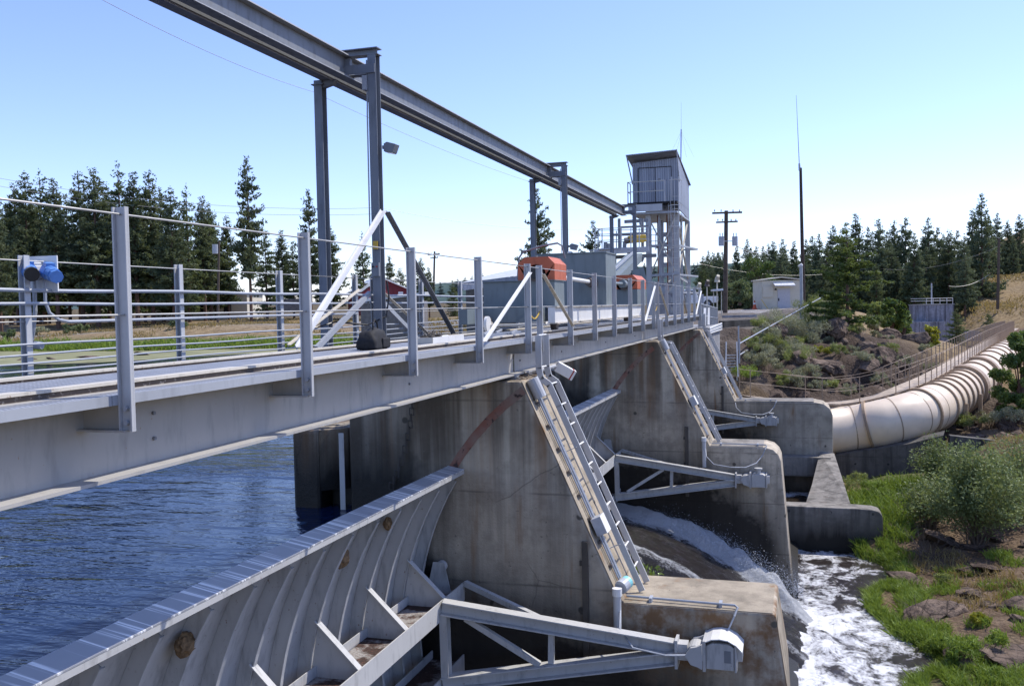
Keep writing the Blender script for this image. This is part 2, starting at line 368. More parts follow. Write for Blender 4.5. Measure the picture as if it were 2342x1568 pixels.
M['pine_r'] = m_leaf('haze tinted slope pine needles', (.072, .112, .075), (.19, .23, .13), .28, .6)  # needle colour lightened and blued to paint in aerial haze
M['decid'] = m_leaf('broad leaves', (.055, .10, .025), (.15, .21, .055), .25, 1.)
M['sage'] = m_leaf('sage leaves', (.20, .21, .14), (.38, .385, .25), .2, 2.)
M['sageg'] = m_leaf('green brush leaves', (.15, .19, .06), (.32, .36, .12), .25, 2.)
M['lime'] = m_leaf('lime leaves', (.17, .20, .02), (.36, .36, .05), .3, 2.)
M['willow'] = m_leaf('willow leaves', (.08, .12, .04), (.24, .29, .12), .28, 4.)
M['grass'] = m_leaf('fresh grass', (.10, .165, .022), (.25, .34, .065), .3, 3.)
M['drygrass'] = m_leaf('dry grass', (.20, .15, .07), (.38, .30, .14), .3, 1.)
M['twig'] = m_plain('bare twigs', (.16, .12, .09), .9)
# ================================================================== FOOTBRIDGE (three spans on the piers)
SP = [(0.3, 12.83, [2.36, 4.37, 6.39, 8.45, 10.45, 12.55], 'nearest footbridge span, grey girder with cable railing, black bag on its deck'),
      (12.90, 24.77, [13.17, 15.09, 17.04, 18.98, 20.90, 22.70, 24.45], 'middle footbridge span carrying the orange-guarded hoist machine'),
      (24.84, 37.3, [25.16, 27.0, 28.9, 30.8, 32.7, 34.6, 36.7], 'farthest footbridge span ending below the corrugated tower')]
XN, XF = -3.575, -6.2
def lpost(mb, x, y, z0, z1, wx, wy, t=.010):
    """channel post, web facing the camera side"""
    mb.box(x-wx/2, x+wx/2, y, y+t, z0, z1)
    mb.box(x-wx/2, x-wx/2+t, y-wy, y-.001, z0, z1); mb.box(x+wx/2-t, x+wx/2, y-wy, y-.001, z0, z1)
for si, (y0, y1, ys, lab) in enumerate(SP):
    s = thing('footbridge_span', lab, 'footbridge', (-4.5, (y0+y1)/2, -.95))
    for gx in (-3.90, -5.0):
        g = MB(); g.box(gx-.006, gx+.006, y0, y1, -.925, -.462); g.box(gx-.15, gx+.165, y0, y1, -.945, -.925); g.box(gx-.13, gx+.10, y0, y1, -.462, -.446)
        g.build('girder', M['girder'], s)
    for gx, z1 in ((-3.92, -.395), (-5.02, -.405)):
        g = MB(); g.box(gx-.06, gx+.035, y0, y1, z1-.018, z1); g.build('track_rail', M['cream'], s)
        g = MB(); g.box(gx-.04, gx+.02, y0, y1, -.446, z1-.018); g.build('rail_web', M['rustdark'], s)
    g = MB(); g.box(-4.94, -4.0, y0, y1, -.440, -.436); g.build('deck_grating', M['grate'], s)
    g = MB(); g.box(-3.795, -3.62, y0, y1, -.452, -.448); g.build('walkway_grating', M['grate'], s)
    k = y0
    while k < y1-.2:                                                       # fascia in bolted lengths
        k2 = min(k+4.0, y1); g = MB(); g.box(-3.63, -3.618, k+.003, k2-.003, -.50, -.444); g.box(-3.66, -3.631, k+.003, k2-.003, -.462, -.454)
        g.build('kerb_angle', M['galv'], s); k = k2
    for y in ys[1::2]:
        for bz in (-.62, -.78):
            g = MB(); g.cyl((-3.894, y+.62, bz), (-3.878, y+.62, bz), .013, 6); g.build('bolt', M['beam'], s)
    for y in ys:
        g = MB(); g.box(-3.894, -3.60, y+.02, y+.032, -.640, -.464); g.box(-3.894, -3.57, y-.04, y+.06, -.652, -.641); g.build('bracket', M['girder'], s)
        g = MB(); lpost(g, XN, y, -.648, .595, .088, .022); p = g.build('railing_post', M['greypaint'], s)
        if y < 26:
            for bz in (-.60, -.52):
                g = MB(); g.cyl((XN+.0, y-.024, bz), (XN+.0, y-.001, bz), .015, 6); g.build('bolt', M['galv'], p)
        g = MB(); lpost(g, XF, y, -.95, .515, .068, .050); g.build('railing_post', M['greypaint'], s)
    for z in (.555, .0):
        g = MB(); g.tube([(XN, ys[0]-2, z)]+[(XN, y, z) for y in ys], .0062, 6); g.build('railing_cable', M['cable'], s)
    g = MB(); g.tube([(XF+.01, ys[0]-2, .47)]+[(XF+.01, y, .47) for y in ys], .006, 6); g.build('railing_cable', M['cable'], s)
    g = MB(); g.tube([(XF+.01, y, -.04) for y in ys], .005, 5); g.build('railing_cable', M['cable'], s)
    for z, r in ((.225, .018), (.105, .015), (-.235, .011), (-.315, .010), (-.385, .009), (-.455, .009)):
        sag = .012
        pts = []; yy = y0
        while yy < y1+.01:
            pts.append((XF+.055, yy, z+sag*math.sin(yy*1.9+z*20)*.5)); yy += .5
        g = MB(); g.tube(pts, r, 6); g.build('pipe_rail', M['galv'], s)
    # diagonal braces at the span ends
    def brace(ya, za, yb, zb, x=XN+.055, wd=.045, mat='cream'):
        g = MB(); g.bar((x, ya, za), (x, yb, zb), .008, wd, (1, 0, 0)); g.bar((x-.02, ya, za), (x-.02, yb, zb), wd*.8, .008, (1, 0, 0)); g.build('brace', M[mat], s)
    if si > 0: brace(ys[0]+.03, .47, ys[1]-.05, -.33)
    brace(ys[-1]-.03, .47, ys[-2]+.02, -.40, mat='white')
    if si > 0: brace(ys[0]+.05, .3, ys[1], -.42, XF+.1)
    brace(ys[-1]-.05, .3, ys[-2], -.42, XF+.1)
# short safety chains between the paired posts
for y, lab in ((12.55, 'yellow safety chain hung across the gap above the nearest pier'), (24.45, 'yellow safety chain hung across the gap above the second pier')):
    g = MB(); n = 9
    for i in range(n):
        a = i/n; b = (i+1)/n
        g.bar((XN, y+.02+a*.62, -.06-.11*math.sin(math.pi*a)), (XN, y+.02+b*.62, -.06-.11*math.sin(math.pi*b)), .012, .016)
    single('safety_chain', g, M['yellow'], lab, 'chain')

# ================================================================== CRANE RUNWAY above the bridge
t = thing('crane_runway', 'weathered steel twin beam crane runway on tall columns over the footbridge', 'crane runway', (-6.4, 18, -.5))
for bx in (-6.45, -6.75):
    g = MB(); y = -2.0
    g.ibeam((bx, -2.0, 3.63), (bx, 36.6, 3.63), .20, .32, .016)
    g.build('runway_beam', M['beam'], t)
    g = MB(); g.box(bx+.088, bx+.104, -2, 36.6, 3.455, 3.466); g.build('flange_edge', M['greypaint'], t)
g = MB(); g.box(-6.56, -6.54, 0, 36.6, 3.792, 3.80); g.box(-6.36, -6.345, 0, 36.6, 3.776, 3.7925); g.build('top_edge', M['greypaint'], t)
for fy in (12.86, 24.80, 36.2):
    A = MB(); A.box(-6.955, -6.825, fy-.006, fy+.006, -1.7 if fy < 30 else -1.0, 3.40); A.box(-6.955, -6.825, fy+.138, fy+.15, -1.7 if fy < 30 else -1, 3.40); A.box(-6.895, -6.885, fy+.006, fy+.138, -1.7 if fy < 30 else -1, 3.40)
    A.box(-6.99, -6.80, fy-.03, fy+.17, 3.40, 3.415); A.box(-6.955, -6.825, fy-.006, fy+.15, 3.415, 3.47)
    A.build('column', M['beamb'], t)
    H = MB(); H.prism([(-6.82, 3.36), (-6.66, 3.40), (-6.60, 3.468), (-6.82, 3.468)], fy+.02, fy+.12); H.build('haunch', M['beamb'], t)
    B = MB(); B.box(-6.06, -5.93, fy-.006, fy+.006, -1.0, 3.77); B.box(-6.06, -5.93, fy+.138, fy+.15, -1.0, 3.77); B.box(-6.0, -5.99, fy+.006, fy+.138, -1.0, 3.77)
    B.build('column', M['beamb'], t)
    K = MB(); K.box(-6.52, -5.90, fy-.01, fy+.16, 3.772, 3.784); K.box(-6.52, -5.93, fy+.06, fy+.075, 3.784, 3.86); K.box(-6.52, -5.90, fy-.01, fy+.16, 3.86, 3.875); K.build('bracket', M['beamb'], t)
    K = MB(); K.box(-6.43, -5.94, fy-.03, fy-.008, 3.50, 3.63); K.box(-6.43, -6.07, fy+.02, fy+.15, 3.49, 3.50); K.box(-6.44, -6.36, fy+.02, fy+.10, 3.635, 3.75); K.build('bracket', M['beamb'], t)
    if fy < 30:
        for sgn, zz in ((-1, 1.46), (1, 1.46)):
            g = MB(); p = Vector((-5.86, fy+.07+sgn*.08, zz)); q = Vector((-5.83, fy+.07+sgn*2.72, -.44))
            ww = .10 if sgn < 0 else .07; g.bar(p, q, .012, ww, (1, 0, 0)); g.bar(p+Vector((-.035, 0, .0)), q+Vector((-.035, 0, 0)), .07, .010, (1, 0, 0))
            g.build('brace', M['white' if sgn < 0 else 'beam'], t)
        for sgn in (-1, 1):
            g = MB(); g.bar((-6.12, fy+.07+sgn*.08, .25), (-6.12, fy+.07+sgn*1.75, -.5), .07, .05, (1, 0, 0)); g.build('brace', M['galv'], t)
        g = MB(); g.tube([(-6.085, fy+.02, 3.7), (-6.085, fy+.02, 3.25), (-6.085, fy, 2.9), (-6.082, fy-.02, 1.2)], .011, 6); g.box(-6.13, -6.07, fy-.06, fy+.02, 3.25, 3.46); g.build('conduit', M['galv'], t)
# floodlights on columns
def flood(loc, lab, sc_=1., yaw=0.):
    f = thing('floodlight', lab, 'floodlight', loc); x, y, z = loc
    g = MB(); g.prism([(0, -.10), (.17, -.13), (.23, .02), (.06, .07), (0, .04)], -.10, .10); g.v = [(x+a*sc_, y+b*sc_, z+c*sc_) for a, b, c in g.v]; g.build('housing', M['beamb'], f, bevel=.006)
    g = MB(); g.prism([(.02, -.112), (.16, -.142), (.165, -.132), (.02, -.10)], -.085, .085); g.v = [(x+a*sc_, y+b*sc_, z+c*sc_) for a, b, c in g.v]; g.build('lens', M['glass'], f)
    g = MB(); g.box(-.06, .0, -.03, .03, -.04, .02); g.v = [(x+a*sc_, y+b*sc_, z+c*sc_) for a, b, c in g.v]; g.build('arm', M['beamb'], f)
flood((-5.84, 12.95, 2.42), 'grey floodlight high on the nearer tall crane column', .82)
flood((-5.86, 24.9, 1.62), 'small dark floodlight on the second crane column', .9)
# control box and switch on the first column
g = MB(); g.box(-6.055, -5.935, 12.80, 12.852, .50, .70); cb = single('control_box', g, M['beamb'], 'small grey control box on the nearer tall crane column', 'box', (-6, 12.83, .5))
cb['_o'] = [0, 0, 0]; cb['_o'] = [float(v) for v in cb.location]
for dx, m_ in ((-.03, 'dark'), (.03, 'redp')):
    g = MB(); g.cyl((-5.995+dx, 12.80, .64), (-5.995+dx, 12.785, .64), .013, 8); g.build('button', M[m_], cb)
g = MB(); g.box(-6.03, -5.96, 12.82, 12.852, .90, 1.02); single('warning_tag', g, M['yellow'], 'small yellow tag on the nearer crane column', 'tag')
g = MB(); g.tube([(-5.90, 13.0, .42), (-5.88, 13.02, .2), (-5.9, 12.95, -.1), (-6.1, 12.7, -.22), (-6.3, 12.1, -.16), (-6.45, 11.6, -.25)], .013, 6)
single('power_cable', g, M['rubber'], 'black cable looping from the nearer crane column to the railing', 'cable')

# ================================================================== blue valve motor on the far railing
t = thing('valve_actuator', 'blue electric valve motor on a square grey plate on the far railing', 'valve motor', (-6.14, 6.5, -.3))
def pl(a, b, c): return (a, b, c)
yq = 6.60
g = MB(); g.box(-6.40, -6.07, yq, yq+.012, .215, .52); g.build('mounting_plate', M['boxlight'], t); t.children[-1].data.materials[0] = M['white']
g = MB(); g.cyl((-6.27, yq-.005, .40), (-6.27, yq-.13, .39), .085, 16); g.build('gearbox', M['transf'], t)
def motor(c, d, L, mt, cap, name):
    c = Vector(c); d = Vector(d).normalized()
    g = MB(); g.cyl(c, c+d*L*.45, .068, 8); m_ = g.build(name, mt, t, bevel=.006)
    g = MB(); g.cyl(c+d*L*.452, c+d*L*.8, .060, 12); g.bar(c+d*L*.1+Vector((0, 0, .07)), c+d*L*.4+Vector((0, 0, .07)), .07, .03); g.build('cover', mt, m_)
    g = MB(); g.cyl(c+d*L*.802, c+d*L, .056 if cap == 'blue' else .060, 8 if cap == 'blue' else 14); g.build('end_cap', M['rubber' if cap != 'blue' else 'blue'], m_)
motor((-6.25, yq-.131, .395), (.75, -.6, -.20), .22, M['blue'], 'black', 'motor')
motor((-6.14, yq-.04, .385), (.85, -.5, -.22), .26, M['blue'], 'blue', 'motor')
g = MB(); pts = [(-6.15, yq-.06, .33), (-6.15, yq-.06, .12), (-6.14, yq-.03, .03), (-6.13, yq+.06, -.03), (-6.13, yq+.18, -.05), (-6.13, 10.5, -.045), (-6.13, 12.45, -.05)]
g.tube(pts, .014, 8); g.build('conduit', M['galv'], t)
g = MB(); g.tube([(-6.28, yq-.04, .33), (-6.28, yq-.04, .05), (-6.31, yq-.04, -.12), (-6.34, yq-.03, -.20)], .017, 8); g.tube([(-6.36, yq-.04, -.24), (-6.24, yq-.02, -.25)], .034, 8); g.build('conduit', M['galv'], t)

# ================================================================== bag, trough and chain heap on the deck
t = thing('camera_bag', 'black camera bag lying on the deck between the rails', 'bag', (-4.5, 9.5, -.43))
bm = bmesh.new(); bmesh.ops.create_cube(bm, size=1.); bmesh.ops.subdivide_edges(bm, edges=bm.edges[:], cuts=6, use_grid_fill=True)
for v in bm.verts:
    x, y, z = v.co; k = 1-.18*abs(2*y)**3-.10*abs(2*x)**3
    bul = 1+.10*math.cos(math.pi*z)
    p = Vector((x*.22*bul*(1-.25*(z+.5)), y*.50*bul*(1-.16*(z+.5)), (z+.5)*.225*k)); p += Vector(mnoise.noise_vector(p*9))*.014; v.co = p+Vector(mnoise.noise_vector(p*22))*.012
me = bpy.data.meshes.new('body'); bm.to_mesh(me); bm.free(); me.materials.append(M['black'])
for p in me.polygons: p.use_smooth = True
o = bpy.data.objects.new('body', me); COL.objects.link(o); o.parent = t; o.rotation_euler = (0, 0, .12)
g = MB(); g.v = []; g.tube([(-4.44, 9.38, -.24), (-4.44, 9.39, -.15), (-4.46, 9.48, -.105), (-4.48, 9.58, -.15), (-4.48, 9.60, -.24)], .010, 6); g.build('handle', M['black'], t)
g = MB(); g.box(-4.40, -4.372, 9.50, 9.70, -.42, -.31); g.build('pocket', M['black'], t, bevel=.015)
t = thing('parts_trough', 'long pale metal trough lying between the rails with chain in it', 'trough', (-4.35, 11.0, -.43))
g = MB(); g.box(-4.46, -4.25, 10.65, 11.75, -.434, -.428); g.box(-4.25, -4.24, 10.65, 11.75, -.434, -.35); g.box(-4.47, -4.46, 10.65, 11.75, -.434, -.35); g.build('tray', M['boxlight'], t); t.children[-1].data.materials[0] = M['white']
g = MB(); g.box(-4.47, -4.24, 10.635, 10.648, -.434, -.35); g.build('end_plate', M['cream'], t)
g = MB(); random.seed(3)
for i in range(60):
    c = Vector((-4.36+random.gauss(0, .05), 10.95+random.gauss(0, .13), -.36+abs(random.gauss(0, .03))))
    a = random.uniform(0, 6.28); d = Vector((math.cos(a), math.sin(a), random.uniform(-.4, .4)))*.022; n = d.cross(Vector((random.random(), random.random(), 1))).normalized()*.014
    g.tube([c-d+n, c+d+n, c+d-n, c-d-n, c-d+n], .006, 5)
o = single('chain_heap', g, M['chain'], 'heap of dark chain links piled in the pale trough', 'chain', (-4.36, 10.95, -.40)); o['kind'] = 'stuff'

# ================================================================== GATE HOIST CAR on the rails
t = thing('gate_hoist', 'rail mounted grey gate hoist with orange guards and long drive shaft', 'hoist machine', (-4.5, 20, -.40))
def hbox(name, mat, x0, x1, y0, y1, z0, z1, bev=.006): g = MB(); g.box(x0, x1, y0, y1, z0, z1); return g.build(name, M[mat], t, bevel=bev)
hbox('chassis', 'white', -3.96, -3.84, 15.1, 24.3, -.275, -.02)
g = MB(); g.box(-3.98, -3.80, 15.1, 24.3, -.290, -.276); g.box(-3.98, -3.80, 15.1, 24.3, -.019, -.006); g.build('chassis_flange', M['cream'], t)
hbox('chassis', 'gearbox', -5.35, -5.2, 14.6, 24.3, -.275, -.02)
hbox('gear_case', 'gearbox', -5.30, -4.0, 15.74, 16.44, .0, .445)
g = MB(); g.box(-5.33, -3.98, 15.70, 16.48, .446, .458); g.box(-5.33, -3.98, 15.70, 16.48, -.003, .0); g.build('cover_plate', M['gearbox'], t)
g = MB(); g.box(-5.2, -4.15, 15.4, 16.3, -.26, -.004); g.prism([(-4.6, -.26), (-4.2, -.26), (-4.2, -.02)], 15.32, 15.39); g.build('base', M['gearbox'], t)
hbox('motor_house', 'boxlight', -5.48, -3.95, 20.06, 21.22, -.05, 1.13)
g = MB(); g.box(-5.50, -3.93, 20.04, 21.24, 1.131, 1.155); g.build('lid', M['boxlight'], t)
hbox('gear_case', 'gearbox', -5.30, -4.0, 24.5, 26.0, -.02, .40)
def guard(y0, y1, x0, x1, z0, z1):
    G = MB(); c = .12
    prof = [(x0, z0), (x0, z1-c), (x0+c, z1), (x1-c, z1), (x1, z1-c), (x1, z0)]
    # front plate with an arched opening for the drum
    zc, rr = z0+.10, .17; xm = (x0+x1)/2
    arc = [(xm+rr*math.cos(a), max(z0, zc+rr*math.sin(a))) for a in [math.pi*k/10 for k in range(11)]]
    for k in range(10):
        a, b = arc[k], arc[k+1]
        def hit(p):
            u = (p[0]-xm)/rr
            X = x0+(u*.5+.5)*(x1-x0); d = max(0, abs(X-xm)-((x1-x0)/2-c)); return (X, z1-d)
        G.add([(a[0], y0, a[1]), (hit(a)[0], y0, hit(a)[1]), (hit(b)[0], y0, hit(b)[1]), (b[0], y0, b[1])], [(0, 1, 2, 3)])
    G.add([(x1, y0, z0), (x1, y0, z1-c), (xm+rr, y0, z0)], [(0, 1, 2)]); G.add([(x0, y0, z0), (x0, y0, z1-c), (xm-rr, y0, z0)], [(0, 1, 2)])
    n = len(prof)
    for i in range(n-1):
        (a, b), (c_, d) = prof[i], prof[i+1]; G.add([(a, y0, b), (c_, y0, d), (c_, y1, d), (a, y1, b)], [(0, 1, 2, 3)])
    G.add([(p[0], y1, p[1]) for p in prof], [tuple(range(n))])
    o = G.build('guard', M['orange'], t)
    D = MB(); D.cyl((xm, y0-.10, zc), (xm, y1-.02, zc), .13, 18); D.build('drum', M['wheel'], o)
    D = MB(); D.cyl((xm, y0-.16, zc), (xm, y0-.102, zc), .085, 14); D.build('hub', M['rubber'], o)
guard(15.76, 16.62, -4.66, -4.0, .46, .86)
guard(24.5, 26.0, -4.66, -4.0, .41, .78)
g = MB(); g.cyl((-4.24, 16.5, .55), (-4.24, 20.06, .50), .042, 12); g.build('drive_shaft', M['white'], t)
g = MB(); g.cyl((-4.24, 19.6, .50), (-4.24, 19.9, .50), .085, 14); g.cyl((-4.24, 19.901, .50), (-4.24, 20.055, .50), .12, 14); g.build('coupling', M['wheel'], t)
g = MB(); g.cyl((-4.24, 21.22, .52), (-4.24, 24.5, .54), .035, 10); g.cyl((-4.24, 23.6, .535), (-4.24, 23.9, .535), .10, 14); g.build('drive_shaft', M['boxlight'], t)
for x, ys in ((-3.93, (15.5, 18.9, 22.5)), (-5.03, (15.2, 22.5))):
    for y in ys:
        g = MB(); g.cyl((x-.05, y, -.28), (x+.03, y, -.28), .112, 18); g.cyl((x-.065, y, -.28), (x-.051, y, -.28), .135, 18); wv = g.build('wheel', M['wheel'], t)
        g = MB(); g.cyl((x+.031, y, -.28), (x+.06, y, -.28), .04, 10); g.build('axle_cap', M['cream'], wv)
g = MB(); g.cyl((-5.0, 15.0, -.30), (-3.99, 15.0, -.30), .022, 8); g.build('axle', M['cream'], t)
g = MB(); g.cyl((-4.98, 14.9, -.28), (-4.93, 14.9, -.28), .135, 20); g.build('wheel', M['white'], t)
g = MB(); pts = [(-5.2, 15.9, .46), (-5.2, 15.9, .85), (-5.15, 16.0, .95), (-4.8, 16.5, 1.0), (-4.3, 17.0, 1.08), (-4.15, 17.1, 1.02), (-4.0, 17.1, .7)]
g.tube([at(1184, 640, 17), at(1187, 590, 17), at(1196, 576, 17), at(1240, 562, 17), at(1275, 556, 17), at(1285, 562, 17), at(1293, 590, 17)], .018, 6); g.build('hose_hoop', M['beam'], t)
# small loose steel between the rails
for i, (y, x) in enumerate(((13.2, -4.5), (13.6, -4.2), (14.1, -4.6))):
    g = MB(); g.bar((x, y, -.42), (x+.3, y+.5, -.40), .03, .04); g.bar((x+.05, y, -.39), (x+.05, y+.3, -.36), .025, .03)
    single('loose_bar', g, M['galv'], ['short grey bar on the deck nearest the first wheel', 'middle short grey bar on the deck before the hoist', 'short grey bar on the deck right under the hoist'][i], 'steel bar', group='loose bars on the deck')
# ================================================================== PIERS
PIN = Vector((-1.25, 0, -4.35)); GR = 3.93
def rough(o, cuts=0): pass
def slab_mesh(poly, y0, y1, step=.42, amp=.012, seed=0):
    """concrete block from an X-Z outline, its edges slightly chipped"""
    g = MB(); g.prism(poly, y0, y1); return g
PY = [(12.10, 13.45), (24.04, 25.39), (36.0, 37.35)]
PP = [[(-6.14, -1.00), (-3.56, -1.0), (-2.26, -3.915), (-.295, -3.915), (-.17, -4.81), (-.06, -7.0), (.0, -9.5), (-6.14, -9.5)],
      [(-6.14, -1.00), (-3.44, -.95), (-2.16, -3.60), (-.80, -3.60), (-.60, -3.66), (-.48, -3.78), (-.42, -3.93), (-.12, -7.76), (.0, -9.5), (-6.14, -9.5)],
      [(-6.14, -1.00), (-3.55, -1.0), (-2.28, -3.68), (.60, -3.70), (.90, -3.76), (1.10, -3.92), (1.20, -4.16), (1.20, -9.5), (-6.14, -9.5)]]
PL = ['nearest concrete pier with orange stained sloping face and flat sunlit top block', 'middle concrete pier with rounded downstream top corner and white water beside it',
      'farthest concrete pier joining the cream penstock at its downstream end']
for i, ((y0, y1), poly) in enumerate(zip(PY, PP)):
    t = thing('concrete_pier', PL[i], 'pier', (-3, (y0+y1)/2, -8))
    g = MB(); g.prism(poly, y0, y1); g.build('body', M['conc1' if i == 0 else 'conc'], t, bevel=.035, seg=2)
    # nose block with stoplog slot
    g = MB(); g.prism([(-7.06, y0), (-6.62, y0), (-6.62, y1), (-7.06, y1)], -9.5, -1.72, 'Z'); g.build('nose_block', M['conc'], t, bevel=.05)
    g = MB(); g.prism([(-6.615, y0+.32), (-6.145, y0+.32), (-6.145, y1-.32), (-6.615, y1-.32)], -9.5, -1.72, 'Z'); g.build('slot_block', M['conc'], t, bevel=.03)
    g = MB(); g.prism([(-6.62, y0+.005), (-6.30, y0+.3), (-6.62, y0+.3)], -2.6, -1.72, 'Z'); g.build('corner_fillet', M['conc'], t)
    g = MB(); g.box(-6.30, -6.22, y0-.012, y0-.002, -4.2, -1.75); g.build('slot_strip', M['gate'], t)
    # sunlit sloping face and top as a facing course
    a, b = Vector((poly[1][0], 0, poly[1][1])), Vector((poly[2][0], 0, poly[2][1])); d = (b-a).normalized(); n = Vector((-d.z, 0, d.x)); n = n if n.x > 0 else -n
    g = MB(); A = a+n*.004; B = b+n*.004
    g.add([(A.x, y0+.01, A.z), (B.x, y0+.01, B.z), (B.x, y1-.01, B.z), (A.x, y1-.01, A.z)], [(0, 1, 2, 3)]); g.build('slope_face', M['conc_pale'], t)
    xe = -.33 if i == 0 else (-.85 if i == 1 else .55)
    g = MB(); g.box(poly[2][0]+.03, xe, y0+.02, y1-.02, poly[2][1]-.01, poly[2][1]+.004); g.build('top_face', M['conc_pale' if i == 0 else 'conc_dn'], t)
    if i == 0:
        g = MB(); g.add([(-.289, y0+.02, -3.95), (-.165, y0+.02, -4.81), (-.052, y0+.02, -7.0), (-.052, y1-.02, -7.0), (-.165, y1-.02, -4.81), (-.289, y1-.02, -3.95)], [(0, 1, 4, 5), (1, 2, 3, 4)]); g.build('end_face', M['conc_pale'], t)
    # curved seal plate for the gate, on the side facing the camera
    pts = []
    for k in range(25):
        an = R(116+k*4.6); pts.append(an)
    g = MB()
    for k in range(24):
        q = []
        for an, rr in ((pts[k], GR-.03), (pts[k+1], GR-.03), (pts[k+1], GR+.085), (pts[k], GR+.085)):
            q.append((PIN.x+rr*math.cos(an), y0-.006, PIN.z+rr*math.sin(an)))
        if q[0][2] < -1.12 and q[2][2] < -1.12: g.add(q, [(0, 1, 2, 3)])
    g.build('seal_plate', M['seal'], t)
    # dark steel angle low on the face, conduit on the top block
    g = MB(); g.box(-2.76, -2.68, y0-.05, y0-.002, -4.9, -3.12); g.box(-2.80, -2.761, y0-.02, y0-.002, -3.45, -3.38); g.box(-2.80, -2.761, y0-.02, y0-.002, -4.1, -4.03); g.build('guide_angle', M['chain'], t)
    zt = poly[2][1]
    g = MB(); g.tube([(poly[2][0]+.05, y0+.18, zt+.045), (-.80, y0+.10, zt+.045), (-.76, y0+.06, zt+.03), (-.80, y0-.03, zt-.06)], .016, 6)
    for xx in (-1.9, -1.0): g.box(xx, xx+.04, y0+.08, y0+.22, zt+.005, zt+.065)
    g.build('conduit', M['galv'], t)
    g = MB(); g.tube([(-.80, y0-.03, zt-.06), (-.86, y0-.06, zt-.20), (-1.0, y0-.25, zt-.36), (-1.25, y0-.45, zt-.44), (-1.6, y0-.6, zt-.42), (-2.0, y0-.6, zt-.36), (-2.2, y0-.4, zt-.2), (-2.24, y0-.12, zt-.05)], .012, 6); g.build('hose', M['transf'], t)
    # bearing blocks under the girder
    for by in (y0+.25, y1-.45):
        g = MB(); g.box(-4.05, -3.72, by, by+.22, -.998, -.947); g.build('bearing', M['beam'], t)
# chain hanging on the nearest pier
g = MB()
for k in range(17):
    z = -1.02-k*.088; x = -5.12-.004*k*k*.35; yy = 12.06; r_ = .03
    if k % 2: g.tube([(x-.0, yy-r_, z), (x, yy-r_, z-.10), (x, yy+.01, z-.10), (x, yy+.01, z), (x, yy-r_, z)], .010, 5)
    else: g.tube([(x-r_, yy-.01, z), (x-r_, yy-.01, z-.10), (x+r_, yy-.01, z-.10), (x+r_, yy-.01, z), (x-r_, yy-.01, z)], .010, 5)
single('hanging_chain', g, M['chain'], 'dark heavy chain hanging down the stained side of the nearest pier', 'chain', (-5.1, 12.05, -1.0))

